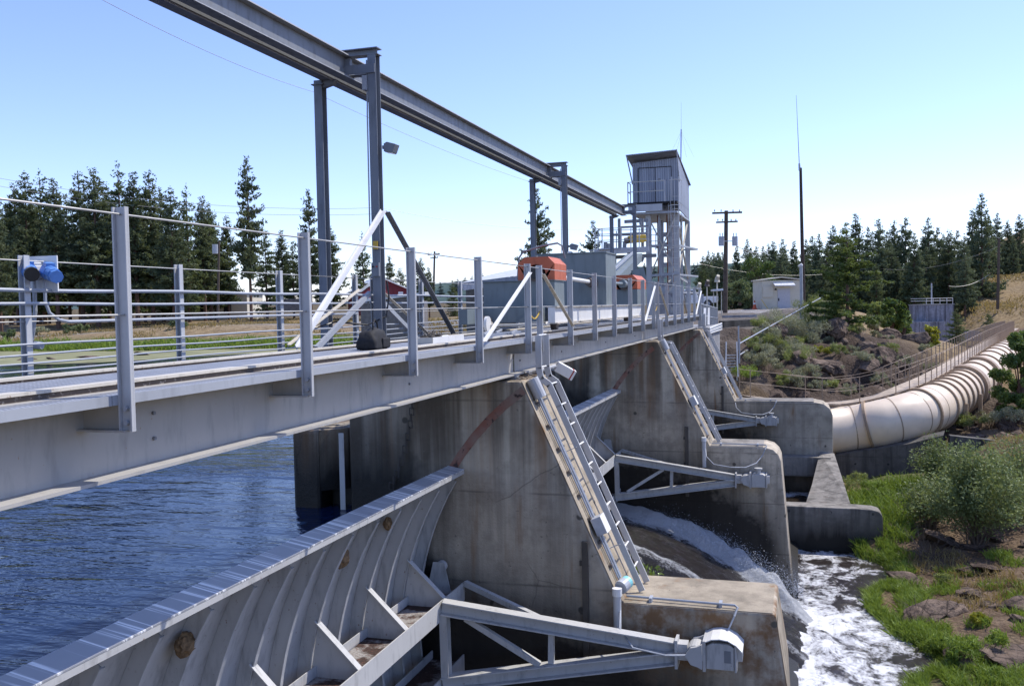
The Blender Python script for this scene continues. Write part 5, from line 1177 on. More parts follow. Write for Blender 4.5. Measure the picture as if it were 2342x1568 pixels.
# ================================================================== PENSTOCK
PR = .97
key = [at(1860, 985, 38.6), at(1943, 981, 38.8), at(2020, 967, 38.4), at(2099, 945, 38.9), at(2160, 916, 41.6), at(2225, 872, 47.0), at(2271, 834, 56), at(2305, 803, 71), at(2325, 782, 92), at(2337, 768, 125)]
def spline(P, n=14):
    out = []
    for i in range(len(P)-1):
        p0 = P[max(0, i-1)]; p1 = P[i]; p2 = P[i+1]; p3 = P[min(len(P)-1, i+2)]
        for k in range(n):
            s_ = k/n; out.append(.5*((2*p1)+(-p0+p2)*s_+(2*p0-5*p1+4*p2-p3)*s_*s_+(-p0+3*p1-3*p2+p3)*s_**3))
    out.append(P[-1]); return out
pp = spline(key)
cum = [0]
for a, b in zip(pp, pp[1:]): cum.append(cum[-1]+(b-a).length)
def along(s_):
    s_ = max(0, min(cum[-1]-1e-4, s_)); k = max(i for i in range(len(cum)) if cum[i] <= s_); k = min(k, len(pp)-2)
    f = (s_-cum[k])/(cum[k+1]-cum[k]); return pp[k].lerp(pp[k+1], f), (pp[k+1]-pp[k]).normalized()
def s_of_u(u):
    best = None
    for i in range(400):
        s_ = cum[-1]*i/400; p, _ = along(s_); x = 1171+FL*p.dot(CR)/p.dot(CF)
        if best is None or abs(x-u) < best[0]: best = (abs(x-u), s_)
    return best[1]
t = thing('penstock', 'large cream steel penstock pipe curving away behind the dam', 'pipeline', tuple(along(6)[0]-Vector((0, 0, 1.5))))
g = MB(); g.tube(pp, PR, 40); g.build('shell', M['penstock'], t, smooth=True)
S1 = s_of_u(1981); S2 = s_of_u(2099); step = (S2-S1)
rings = [(S1, .05, .09), (S2, .05, .09)]
s_ = S2+1.75
for k in range(6): rings.append((s_, .05, .08)); s_ += .95
rings.append((s_+.1, .32, .15)); s_ += 2.4
rings.append((s_, .06, .08)); s_ += 2.2; rings.append((s_, .32, .15)); s_ += 2.6
while s_ < cum[-1]-1: rings.append((s_, .07, .08)); s_ += 3.2
for (s0, wd, h) in rings:
    p, d = along(s0); g = MB(); g.cyl(p-d*wd, p+d*wd, PR+h, 40); g.build('stiffener_ring', M['pen_ring'], t, smooth=False)
for k, s0 in enumerate((S1+.9, S1+1.9, S1-.7, S2+.75)):
    p, d = along(s0); g = MB(); g.cyl(p-d*.025, p+d*.025, PR+.006, 40); g.build('seam_band', M['pen_ring'], t)
for s0, wd, h in rings[8::2]+[(rings[3][0], 0, 0), (rings[6][0], 0, 0)]:
    p, d = along(s0); nl = Vector((-d.y, d.x, 0)).normalized()
    for sg in (-1, 1):
        g = MB(); q = p+nl*sg*(PR+.10); g.bar(q+Vector((0, 0, .05)), q-Vector((0, 0, 2.4)), .16, .14, d); g.build('support_leg', M['pen_ring'], t)
# walkway on top
t = thing('pipe_walkway', 'plank walkway with tan pipe railings running along the top of the penstock', 'walkway', tuple(along(6)[0]+Vector((0, 0, 1))))
wp = [Vector((-2.0, 37.9, -3.66)), Vector((-.4, 38.8, -3.9)), Vector((.8, 39.9, -4.15))]
s_ = s_of_u(1920)
while s_ < cum[-1]:
    p, d = along(s_); nl = Vector((-d.y, d.x, 0)).normalized(); wp.append(p+nl*.72+Vector((0, 0, PR+.06))); s_ += .9
wp = [wp[0]]+[(wp[i-1]+wp[i]*2+wp[i+1])/4 for i in range(1, len(wp)-1)]+[wp[-1]]
def nrm(i): d = (wp[min(i+1, len(wp)-1)]-wp[max(0, i-1)]); return Vector((-d.y, d.x, 0)).normalized()
g = MB()
for i in range(len(wp)-1):
    n0, n1 = nrm(i)*.38, nrm(i+1)*.38; a, b = wp[i], wp[i+1]; zz = Vector((0, 0, .05))
    g.add([a-n0, a+n0, b+n1, b-n1, a-n0-zz, a+n0-zz, b+n1-zz, b-n1-zz], [(0, 1, 2, 3), (4, 7, 6, 5), (0, 3, 7, 4), (1, 5, 6, 2)])
g.build('deck', M['plank'], t)
for sg in (-1, 1):
    for h in (1.02, .52):
        g = MB(); g.tube([wp[i]+nrm(i)*sg*.42+Vector((0, 0, h)) for i in range(len(wp))], .012, 6); g.build('rail', M['tanrail'], t)
    n_ = 0
    for i in range(0, len(wp)):
        if i % 2 and i < 6: continue
        if n_ >= 80: break
        n_ += 1
        p = wp[i]+nrm(i)*sg*.42; g = MB(); g.bar(p-Vector((0, 0, .32 if sg < 0 else .1)), p+Vector((0, 0, 1.04)), .038, .038, (1, 0, 0)); g.build('post', M['tanrail'], t)

# ================================================================== TOWER at the far end of the bridge
O = at(1497, 733, 50.)
ex = Vector((1, 0, 0)); TX0, TX1 = -8.36, -5.93; TY0, TY1 = 50.2, 55.2
t = thing('hoist_tower', 'corrugated iron cabin raised on a pale steel lattice tower', 'tower', (-7.1, 52.5, -.9))
zf, zr = 5.35, 7.62
g = MB(); g.box(TX0, TX1, TY0, TY1, zf, zf+.02)
g.prism([(TX0, zf), (TX1, zf), (TX1, zr+.06), (TX0, zr-.10)], TY0, TY0+.05)
g.build('front_wall', M['corr'], t)
g = MB(); g.prism([(TY0+.051, zf-.35), (TY1, zf-.55), (TY1, 6.82), (TY0+.051, zr+.06)], TX1-.05, TX1, 'X'); g.prism([(TY0+.051, zf), (TY1, zf), (TY1, 6.7), (TY0+.051, zr-.10)], TX0, TX0+.05, 'X'); g.build('side_wall', M['corr'], t)
g = MB(); g.add([(TX0-.22, TY0-.75, 7.82), (TX1+.02, TY0-.75, 7.93), (TX1+.10, TY1+.15, 6.80), (TX0-.1, TY1+.15, 6.66), (TX0-.22, TY0-.75, 7.87), (TX1+.02, TY0-.75, 7.98), (TX1+.10, TY1+.15, 6.85), (TX0-.1, TY1+.15, 6.71)],
    [(0, 3, 2, 1), (4, 5, 6, 7), (0, 1, 5, 4), (1, 2, 6, 5), (2, 3, 7, 6), (3, 0, 4, 7)]); g.build('roof', M['corr'], t)
g = MB(); g.box(TX0+.32, TX1-.38, TY0-.03, TY0-.004, zf+.06, zr-.42); d_ = g.build('door', M['corr'], t)
g = MB(); 
for a, b in ((TX0+.30, TX0+.33), (TX1-.39, TX1-.36), (-7.17, -7.14)): g.box(a, b, TY0-.045, TY0-.031, zf+.06, zr-.40)
g.box(TX0+.30, TX1-.36, TY0-.045, TY0-.031, zr-.40, zr-.37); g.build('door_frame', M['dark'], d_)
g = MB(); g.box(TX0-.15, TX1, TY0-.9, TY0-.005, zf-.12, zf-.02); g.build('balcony_floor', M['dark'], t)
g = MB(); g.box(TX0-.1, TX1-.75, TY0-.92, TY0-.90, zf-.50, zf-.13); g.build('balcony_fascia', M['greypaint'], t)
g = MB(); g.box(TX0, TX1, TY0-.8, TY1, zf-.62, zf-.52); g.build('floor_frame', M['galv'], t)
for x, y in ((TX0-.12, TY0-.85), (TX1-.62, TY0-.85), (TX0-.12, TY0-.05)):
    g = MB(); g.bar((x, y, zf-.02), (x, y, zf+1.08), .05, .05); g.build('post', M['greypaint'], t)
for h in (1.06, .55):
    g = MB(); g.tube([(TX0-.12, TY0-.05, zf+h), (TX0-.12, TY0-.85, zf+h), (TX1-.62, TY0-.85, zf+h)], .022, 6); g.build('rail', M['cream'], t)
g = MB(); g.bar((TX0-.18, TY0-.7, 7.8), (TX0+.0, TY0-.02, 6.4), .05, .05); g.build('roof_stay', M['galv'], t)
g = MB(); g.bar((TX1+.0, TY0-.7, 8.0), (TX1+.05, TY0-.02, 6.4), .05, .05); g.build('roof_stay', M['galv'], t)
legs = [(-7.50, 49.9), (-6.10, 50.2), (-7.0, 54.9), (-6.02, 54.9)]
for k, (x, y) in enumerate(legs):
    g = MB(); g.ibeam((x, y, -1.0), (x, y, zf-.62), .27, .25, .03, (0, 1, 0)); g.build('leg', M['greypaint'], t)
for x, y in ((-6.95, 50.1), (-6.45, 51.8), (-6.2, 53.5)):
    g = MB(); g.bar((x, y, -.9), (x, y, zf-.62), .12, .12); g.build('leg', M['galv'], t)
def brc(a, b, wd=.08, mt='cream'): g = MB(); g.bar(a, b, wd, .03, (0, 1, 0)); g.build('brace', M[mt], t)
brc((-7.5, 49.88, 4.6), (-6.1, 50.1, 1.6), .07); brc((-6.1, 50.08, 4.6), (-7.5, 49.86, 1.4), .07); brc((-7.5, 49.88, 1.3), (-6.1, 50.1, -.6), .07); brc((-6.1, 50.06, 1.2), (-7.5, 49.86, -.7), .07)
brc((-7.6, 49.8, 1.5), (-5.95, 50.0, 1.6), .12, 'galv'); brc((-6.1, 50.1, 1.5), (-6.02, 54.9, 1.2), .12, 'galv'); brc((-6.02, 54.8, 4.6), (-6.0, 50.4, 1.8), .10); brc((-6.05, 50.3, 4.6), (-6.02, 54.8, 1.4), .10); brc((-6.05, 50.3, 1.2), (-6.02, 54.8, -.8), .10); brc((-7.4, 50, -.8), (-7.0, 54.9, 1.5), .10); brc((-7.0, 54.9, -.8), (-6.02, 54.9, 4.6), .08); brc((-7.0, 54.95, 4.6), (-6.02, 54.95, -.8), .08)
for zz in (.6, 1.55, 3.1):
    for (xa, ya_, xb, yb_) in ((-7.5, 49.95, -6.1, 50.25), (-7.45, 50, -7.0, 54.9), (-7.0, 54.95, -5.48, 54.95), (-6.1, 50.2, -5.48, 54.9)):
        g = MB(); g.bar((xa, ya_, zz), (xb, yb_, zz), .10, .09); g.build('girt', M['galv'], t)
for k in range(9):
    g = MB(); g.bar((-7.05, 52.0, -.6+k*.55), (-6.5, 52.0, -.6+k*.55), .06, .25); g.build('stair_tread', M['galv'], t)
for x in (-7.1, -6.45):
    g = MB(); g.bar((x, 51.9, -.9), (x, 52.1, 4.6), .06, .2); g.build('stair_stringer', M['galv'], t)
g = MB(); g.cyl((-6.75, 49.8, .72), (-6.75, 49.9, .72), .17, 18); g.cyl((-6.75, 49.72, .72), (-6.75, 49.79, .72), .07, 12); g.build('pulley', M['galv'], t)
for x in (-7.12, -6.98, -6.62, -6.32, -6.16): 
    g = MB(); g.bar((x, 50.6, -.9), (x, 50.6, 4.8), .07, .05); g.build('guide_bar', M['rust'], t)
# caged ladder on the tower
LX0, LX1, LY = -6.22, -5.86, 49.55
for x in (LX0, LX1): g = MB(); g.tube([(x, LY, -.8), (x, LY, zf+1.25)], .024, 6); g.build('ladder_rail', M['greypaint'], t)
for k in range(20): g = MB(); g.cyl((LX0, LY, -.5+k*.32), (LX1, LY, -.5+k*.32), .014, 5); g.build('ladder_rung', M['greypaint'], t)
for k, z in enumerate((2.9, 4.0, 5.1, 6.4)):
    g = MB(); pts = [(-6.04+.36*math.cos(a), LY-.36*math.sin(a)*1.1, z) for a in [math.pi*q/10 for q in range(11)]]; g.tube(pts, .02, 5); g.build('cage_hoop', M['greypaint'], t)
for q in (1, 3, 5, 7, 9):
    a = math.pi*q/10; g = MB(); x, y = -6.04+.36*math.cos(a), LY-.36*math.sin(a)*1.1; g.tube([(x, y, 2.9), (x, y, 6.4)], .012, 5); g.build('cage_bar', M['greypaint'], t)
# whip antenna standing on the cabin roof
t = thing('roof_antenna', 'thin whip antenna with guy wires on the tower cabin roof', 'antenna', tuple(at(1557, 362, 51)))
g = MB(); g.tube([at(1557, 385, 51), at(1558, 296, 51)], .035, 6); g.build('mast', M['transf'], t)
g = MB(); g.tube([at(1558, 296, 51), at(1558, 232, 51)], .009, 5, .004); g.build('whip', M['transf'], t)
for u in (1530, 1588, 1545, 1570): g = MB(); g.tube([at(1558, 300, 51), at(u, 358+abs(u-1558)*.1, 51.5)], .004, 4); g.build('guy_wire', M['cable'], t)
# platform with railings, yellow hoist and conveyor left of the tower
t = thing('service_platform', 'railed steel platform left of the corrugated tower', 'platform', tuple(at(1430, 690, 46)))
def PB(u0, v0, u1, v1, d0, d1, wd, h, mt, nm): g = MB(); g.bar(at(u0, v0, d0), at(u1, v1, d1), wd, h); g.build(nm, M[mt], t)
PB(1361, 577, 1484, 571, 46, 46.5, .25, .22, 'greypaint', 'edge_beam'); PB(1361, 571, 1484, 566, 46.2, 47.5, 1.2, .05, 'galv', 'floor'); PB(1365, 590, 1500, 584, 47.5, 48, .25, .18, 'beam', 'edge_beam')
for u in (1361, 1377, 1399, 1421, 1443, 1462, 1482): PB(u, 572, u, 522, 46, 46, .045, .045, 'greypaint', 'post')
for u in (1368, 1410, 1455, 1500): PB(u, 572, u, 528, 49, 49, .045, .045, 'galv', 'post')
for v in (523, 536, 550): PB(1361, v+.5, 1484, v-4, 46, 46.3, .032, .032, 'greypaint', 'rail'); PB(1361, v+4, 1510, v+1, 49, 49.5, .032, .032, 'galv', 'rail')
for v in (524, 540): PB(1361, v, 1352, v-10, 46, 50, .032, .032, 'greypaint', 'rail')
for u in (1408, 1440): PB(u, 715, u-2, 577, 46.6, 46.6, .14, .14, 'beam', 'column')
PB(1430, 507, 1480, 504, 47.5, 48, .2, .16, 'beam', 'top_beam'); PB(1400, 537, 1482, 533, 48.5, 49, .16, .12, 'beam', 'cross_beam'); PB(1420, 520, 1482, 517, 48.8, 49, .14, .10, 'beam', 'cross_beam')
for u in (1417, 1470): PB(u, 577, u-1, 500, 47.6, 47.6, .13, .13, 'beam', 'column')
for k, (u, v) in enumerate(((1384, 560), (1391, 563), (1428, 558))):
    g = MB(); g.cyl(at(u, v+12, 47), at(u+1, v-6, 47), .10, 8); g.build('valve_stem', M['beamb'], t)
t = thing('chain_hoist', 'yellow electric hoist hanging over the railed platform', 'hoist', tuple(at(1456, 545, 47)))
g = MB(); g.bar(at(1438, 548, 47), at(1475, 545, 47.2), .42, .36); g.build('body', M['yellow'], t, bevel=.04)
g = MB(); g.cyl(at(1428, 551, 47), at(1437, 550, 47), .16, 12); g.build('motor', M['wheel'], t)
g = MB(); g.cyl(at(1455, 512, 47), at(1455, 536, 47), .03, 6); g.build('hanger', M['beam'], t)
t = thing('hoist_hook', 'small hook block hanging below the runway end beside the platform', 'hook', tuple(at(1464, 508, 47)))
g = MB(); g.cyl(at(1464, 498, 46.5), at(1464, 507, 46.5), .04, 6); g.build('shank', M['beam'], t); g = MB(); g.bar(at(1464, 506, 46.5), at(1465, 515, 46.5), .10, .10); g.build('block', M['beamb'], t, bevel=.02)
t = thing('conveyor_chute', 'sloping grey conveyor chute rising behind the hoist to the platform', 'conveyor', tuple(at(1430, 600, 42)))
g = MB(); g.bar(at(1398, 640, 38), at(1452, 588, 44), .7, .35); g.build('trough', M['boxlight'], t)
g = MB(); g.bar(at(1398, 622, 37.9), at(1452, 574, 43.9), .06, .10); g.build('side_rail', M['galv'], t)
g = MB(); g.bar(at(1450, 636, 36), at(1474, 630, 36), .6, .62); g.build('guard_hood', M['boxlight'], t)
g = MB(); g.bar(at(1500, 700, 48), at(1532, 700, 48), .5, 1.2); single('concrete_plinth', g, M['conc_lt'], 'concrete plinth under the tower seen through the railing', 'plinth')
flood(tuple(at(1458, 590, 44)), 'small floodlight on a pole under the platform near the tower', 1.4)
g = MB(); g.bar(at(1600, 688, 52), at(1608, 688, 52), .3, .75); single('electrical_cabinet', g, M['transf'], 'pale grey cabinet at the foot of the tower ladder', 'cabinet')
# farther walkway rail to the yard
t = thing('bank_railing', 'short grey railing of close posts leading from the footbridge to the yard', 'railing', (-3.7, 41, -.9))
for k in range(13):
    y = 38.0+k*.48; g = MB(); lpost(g, -3.75+.02*k, y, -.95, .02-.02*k, .07, .04); g.build('post', M['greypaint'], t)
for z in (-.0, -.45): g = MB(); g.tube([(-3.72, 37.8, z), (-3.5, 44, z-.25)], .02, 6); g.build('rail', M['galv'], t)
for k in range(5): g = MB(); g.tube([(-3.30, 37.4, -.98-.05*k), (-3.28, 43.4, -.92-.07*k)], .030, 7); g.build('pipe', M['galv' if k % 2 else 'white'], t)
for y in (38.9, 40.6): g = MB(); g.bar((-3.6, y, -.2), (-3.55, y-.7, -.9), .09, .02); g.build('brace', M['white'], t)

# ================================================================== POLES AND WIRES
def crosspole(name, lab, u, vt, vb, d, r_, arms, mat='polewood', trans=None):
    b = at(u-(vb-vt)*.012 if False else u, vb, d); top = at(u+3, vt, d); t = thing(name, lab, 'utility pole', tuple(b))
    g = MB(); g.tube([b-Vector((0, 0, .4)), top], r_, 9, r_*.75); g.build('pole', M[mat], t)
    for (v, u0, u1, th) in arms:
        g = MB(); g.bar(at(u0, v+1.5, d-.2), at(u1, v-.5, d-.2), th, th); a = g.build('crossarm', M[mat], t)
        for q in (.08, .3, .7, .92):
            p = at(u0+(u1-u0)*q, v, d-.2); g = MB(); g.cyl(p+Vector((0, 0, th*.5)), p+Vector((0, 0, th*.5+.16)), .045, 7); g.build('insulator', M['transf'], a)
    if trans:
        for (u_, v0, v1, wpx) in trans:
            p = at(u_, v1, d-.3); h = (v1-v0)/FL*d; g = MB(); g.cyl(p, p+Vector((0, 0, h)), wpx/2/FL*d, 14); c = g.build('transformer', M['transf'], t)
            for k in (-.1, .1): g = MB(); g.cyl(p+Vector((k, 0, h)), p+Vector((k, 0, h+.28)), .04, 6); g.build('bushing', M['transf'], c)
            g = MB(); g.bar(p+Vector((0, 0, h*.5)), at(1660, (v0+v1)/2, d-.2), .06, .06); g.build('hanger', M['transf'], t)
    return t
crosspole('utility_pole', 'brown utility pole with crossarms and two grey transformers beside the yard', 1658, 482, 716, 75, .20, [(486, 1629, 1697, .14), (507, 1638, 1687, .12)], trans=[(1650, 541, 562, 13), (1681, 541, 562, 13)])
crosspole('utility_pole', 'bare dark utility pole in front of the conifers on the far bank', 498, 552, 735, 92, .13, [])
g = MB(); p = at(493, 580, 92); g.cyl(p, p+Vector((0, 0, .9)), .3, 12); single('pole_transformer', g, M['transf'], 'grey transformer can on the bare pole before the left conifers', 'transformer')
crosspole('utility_pole', 'distant utility pole with short crossarm above the far railing', 991, 575, 690, 150, .18, [(581, 978, 1006, .16), (589, 984, 1002, .14)], 'wood')
crosspole('utility_pole', 'dark wooden pole standing on the dry grass hillside at the right', 2282, 545, 702, 175, .28, [], 'polewood')
t = thing('radio_mast', 'tall dark wooden pole carrying a long thin whip antenna by the valve house', 'mast', tuple(at(1838, 702, 68)))
g = MB(); g.tube([at(1838, 712, 68), at(1831, 384, 68)], .15, 9, .10); g.build('pole', M['wood'], t)
g = MB(); g.tube([at(1829, 390, 68), at(1828, 374, 68)], .09, 8, .07); g.build('antenna_base', M['transf'], t)
g = MB(); g.tube([at(1828, 374, 68), at(1821, 218, 68)], .035, 6, .012); g.build('antenna', M['transf'], t)
t = thing('fence_post', 'white round steel post at the top of the stair railing', 'post', tuple(at(1833, 720, 56)))
g = MB(); g.tube([at(1834, 735, 56), at(1832, 608, 56)], .10, 10); g.build('post', M['greypaint'], t)
g = MB(); g.tube([at(1832, 609, 56), at(1829, 605, 56)], .14, 10); g.build('cap', M['white'], t)
def wire(pts, r_, lab, sag=0.):
    P_ = []
    for a, b in zip(pts, pts[1:]):
        for k in range(13): f = k/12; P_.append(a.lerp(b, f)-Vector((0, 0, sag*4*f*(1-f))))
    g = MB(); g.tube(P_, r_, 4); return single('power_line', g, M['cable'], lab, 'wire', P_[0])
wire([at(215, -10, 30), at(716, 210, 45), at(1210, 415, 70)], .011, 'thin pale wire crossing the sky behind the crane beam', .25)
wire([at(0, 408, 105), at(870, 475, 112), at(1400, 520, 150)], .022, 'upper faint wire over the left conifers', 1.2)
wire([at(0, 426, 105), at(870, 489, 112)], .022, 'lower faint wire over the left conifers', 1.2)
wire([at(1590, 600, 180), at(1990, 612, 190), at(2290, 560, 180)], .018, 'faint wire strung before the forest on the right', 2)
wire([at(2170, 654, 170), at(2262, 628, 174)], .03, 'short pale cable sagging on the hillside at the right', .8)
wire([at(1676, 556, 75), at(1760, 570, 110)], .03, 'thin wire leading right from the transformer pole', .6)

# ================================================================== BUILDINGS, YARD
def house(name, lab, u0, u1, vt, vb, d, depth, mat, roofmat, rise=.4, door=None, cat='building', yaw=0.):
    b = at(u0, vb, d); b2 = at(u1, vb, d); h = at(u0, vt, d).z-b.z; ex = (b2-b); ex.z = 0; W = ex.length; ex.normalize(); ey = Vector((-ex.y, ex.x, 0)); zb = b.z
    t = thing(name, lab, cat, tuple(b))
    def Q(x, y, z): return b+ex*x+ey*y+Vector((0, 0, z))
    def bx(g, x0, x1, y0, y1, z0, z1): g.add([Q(x0, y0, z0), Q(x1, y0, z0), Q(x1, y1, z0), Q(x0, y1, z0), Q(x0, y0, z1), Q(x1, y0, z1), Q(x1, y1, z1), Q(x0, y1, z1)], [(0, 3, 2, 1), (4, 5, 6, 7), (0, 1, 5, 4), (1, 2, 6, 5), (2, 3, 7, 6), (3, 0, 4, 7)])
    g = MB(); bx(g, 0, W, 0, depth, -3.0, h); g.build('wall', M[mat], t)
    return t, Q, bx, W, h
t, Q, bx, W, h = house('valve_house', 'small cream valve house with grey door and white awning at the yard edge', 1743, 1832, 642, 707, 85, 3.2, 'beige', 'roofmetal')
g = MB(); g.add([Q(-.15, -.15, h), Q(W/2, -.15, h+.24), Q(W+.15, -.15, h), Q(W+.15, 3.3, h), Q(W/2, 3.3, h+.24), Q(-.15, 3.3, h), Q(-.15, -.15, h+.10), Q(W/2, -.15, h+.34), Q(W+.15, -.15, h+.10), Q(W+.15, 3.3, h+.10), Q(W/2, 3.3, h+.34), Q(-.15, 3.3, h+.10)], [(0, 6, 7, 1), (1, 7, 8, 2), (6, 11, 10, 7), (7, 10, 9, 8), (2, 8, 9, 3), (0, 5, 11, 6), (5, 4, 10, 11), (4, 3, 9, 10), (0, 1, 4, 5), (1, 2, 3, 4)]); g.build('roof', M['beige'], t)
g = MB(); bx(g, W*.40, W*.72, -.04, -.004, 0, h*.70); dd = g.build('door', M['door'], t)
g = MB(); bx(g, W*.415, W*.435, -.10, -.041, h*.28, h*.38); g.build('handle', M['dark'], dd)
g = MB(); g.add([Q(W*.28, -.75, h*.83), Q(W*.80, -.75, h*.83), Q(W*.80, -.01, h*.94), Q(W*.28, -.01, h*.94), Q(W*.28, -.75, h*.80), Q(W*.80, -.75, h*.80), Q(W*.80, -.01, h*.91), Q(W*.28, -.01, h*.91)], [(0, 1, 2, 3), (7, 6, 5, 4), (0, 4, 5, 1), (1, 5, 6, 2), (0, 3, 7, 4)]); g.build('awning', M['truck'], t)
g = MB(); bx(g, .05, .98, -.12, -.004, h*.42, h*.80); g.build('panel_box', M['beige'], t)
g = MB(); bx(g, W*.33, W*.37, -.1, -.004, h*.66, h*.72); g.build('wall_lamp', M['dark'], t)
g = MB(); g.bar(Q(-.15, -.3, .9), Q(.5, -.9, -.3), .04, .04); g.build('guy_guard', M['yellow'], t)
# red barn
b0 = at(796, 742, 104); 
t = thing('barn', 'dark red barn with pale metal roof seen behind the crane column', 'barn', tuple(at(860, 720, 104)))
F = [at(835, 722, 104), at(938, 722, 104)]
def v3(u, v, d): return at(u, v, d)
g = MB(); g.add([v3(880, 722, 100), v3(940, 722, 104), v3(940, 664, 104), v3(873, 637, 102), v3(828, 668, 100), v3(828, 722, 100)], [(0, 1, 2, 3, 4, 5)]); g.add([v3(796, 722, 112), v3(828, 722, 100), v3(828, 666, 100), v3(796, 668, 112)], [(0, 1, 2, 3)]); g.build('wall', M['barn'], t)
g = MB(); g.add([v3(873, 634, 101.8), v3(942, 663, 103.8), v3(900, 660, 116), v3(840, 634, 115)], [(0, 1, 2, 3)]); g.add([v3(873, 633.5, 101.7), v3(826, 668, 99.7), v3(782, 676, 113), v3(838, 641, 116)], [(0, 1, 2, 3)]); g.build('roof', M['roofmetal'], t)
g = MB(); g.add([v3(911, 667, 102.2), v3(922, 667, 102.4), v3(922, 673, 102.4), v3(911, 673, 102.2)], [(0, 1, 2, 3)]); g.build('window', M['truck'], t)
g = MB(); g.add([v3(944, 663, 103.4), v3(873, 633, 101.3), v3(873, 636, 101.3), v3(944, 666, 103.4)], [(0, 1, 2, 3)]); g.build('barge_board', M['truck'], t)
t, Q, bx, W, h = house('plank_shed', 'grey board shed with white eaves in front of the red barn', 826, 966, 690, 748, 66, 4.5, 'planks', 'roofmetal')
g = MB(); g.add([Q(-.2, -.2, h-.05), Q(W+.25, -.2, h+.42), Q(W+.25, 4.7, h+.5), Q(-.2, 4.7, h+.1), Q(-.2, -.2, h+.12), Q(W+.25, -.2, h+.60), Q(W+.25, 4.7, h+.68), Q(-.2, 4.7, h+.28)], [(0, 3, 2, 1), (4, 5, 6, 7), (0, 1, 5, 4), (1, 2, 6, 5), (2, 3, 7, 6), (3, 0, 4, 7)]); g.prism([(0, 0)]*3, 0, 0) if False else None; g.build('roof', M['truck'], t)
g = MB(); g.add([Q(0, -.01, h), Q(W, -.01, h), Q(W, -.01, h+.45)], [(0, 1, 2)]); g.build('gable', M['planks'], t)
t, Q, bx, W, h = house('metal_roof_shed', 'low shed with bright corrugated roof left of the gate hoist', 1066, 1245, 655, 700, 62, 5, 'planks', 'roofmetal')
g = MB(); g.add([at(1052, 647, 58), at(1250, 622, 60), at(1250, 600, 66), at(1120, 628, 68)], [(0, 1, 2, 3)]); g.build('roof', M['roofmetal'], t)
g = MB(); g.add([at(1052, 648, 58), at(1250, 623, 60), at(1250, 640, 60), at(1060, 664, 58)], [(0, 1, 2, 3)]); g.build('fascia', M['corr'], t)
t, Q, bx, W, h = house('long_building', 'long low beige building half hidden by conifer trunks on the far bank', 352, 566, 676, 720, 126, 8, 'beige', 'roofmetal')
g = MB(); bx(g, -.3, W+.3, -.3, 8, h, h+.15); g.build('roof', M['truck'], t)
for f in (.18, .45, .75): g = MB(); bx(g, W*f, W*f+1., -.05, -.01, 0, 2.0); g.build('door', M['dark'], t)
g = MB(); g.bar(at(640, 700, 112), at(700, 698, 112), 4, 1.6); single('small_shed', g, M['planks'], 'small grey shed on the far bank left of the crane column', 'shed')
# concrete tank on the right
t = thing('surge_tank', 'tall board marked concrete tank with white railings on the right hillside', 'concrete tank', tuple(at(2150, 770, 170)))
a = at(2117, 770, 170); b = at(2182, 770, 171); ztop = at(2150, 697, 170).z; dirx = (b-a); W = dirx.length; dirx.normalize(); diry = Vector((-dirx.y, dirx.x, 0)).normalized()
M['boardconc'] = m_concrete('board marked concrete', (.34, .35, .40), -99, .9, .0, 9.)
def tank(x0, x1, y0, y1, z0, z1, nm, mt):
    g = MB(); P_ = [a+dirx*x+diry*y for x, y in ((x0, y0), (x1, y0), (x1, y1), (x0, y1))]; g.add([(p.x, p.y, z0) for p in P_]+[(p.x, p.y, z1) for p in P_], [(0, 3, 2, 1), (4, 5, 6, 7), (0, 1, 5, 4), (1, 2, 6, 5), (2, 3, 7, 6), (3, 0, 4, 7)]); g.build(nm, M[mt], t)
tank(0, W, 0, 5, -16, ztop, 'tower_body', 'boardconc'); tank(-4, W*.62, -1.2, -.01, -16, at(2100, 736, 170).z, 'front_wall', 'boardconc'); tank(-3.6, -.02, 0, 3, -16, at(2100, 733, 170).z, 'side_wall', 'boardconc'); tank(-.1, W+.1, -.1, 5.1, ztop, ztop+.15, 'coping', 'conc_lt')
for h_ in (.6, 1.05):
    g = MB(); P_ = [a+dirx*x+diry*y for x, y in ((.2, 4.8), (.2, .1), (W-.2, .1), (W-.2, 4.8))]; g.tube([(p.x, p.y, ztop+.15+h_) for p in P_], .05, 5); g.build('rail', M['white'], t)
for f in (0.04, .28, .52, .76, .97): p = a+dirx*W*f+diry*.1; g = MB(); g.bar((p.x, p.y, ztop+.15), (p.x, p.y, ztop+1.2), .08, .08); g.build('post', M['white'], t)
p = a+dirx*W*.45+diry*2; g = MB(); g.tube([(p.x, p.y, ztop), (p.x, p.y, ztop+4)], .12, 8); g.build('vent_pipe', M['transf'], t)
g = MB(); g.bar(at(2178, 758, 150), at(2232, 758, 152), .5, .35); g.bar(at(2182, 768, 151), at(2240, 768, 152), 1., 1.6, (0, 0, 1)); single('canal_wall', g, M['conc_lt'], 'low concrete canal wall right of the tall tank', 'concrete wall')
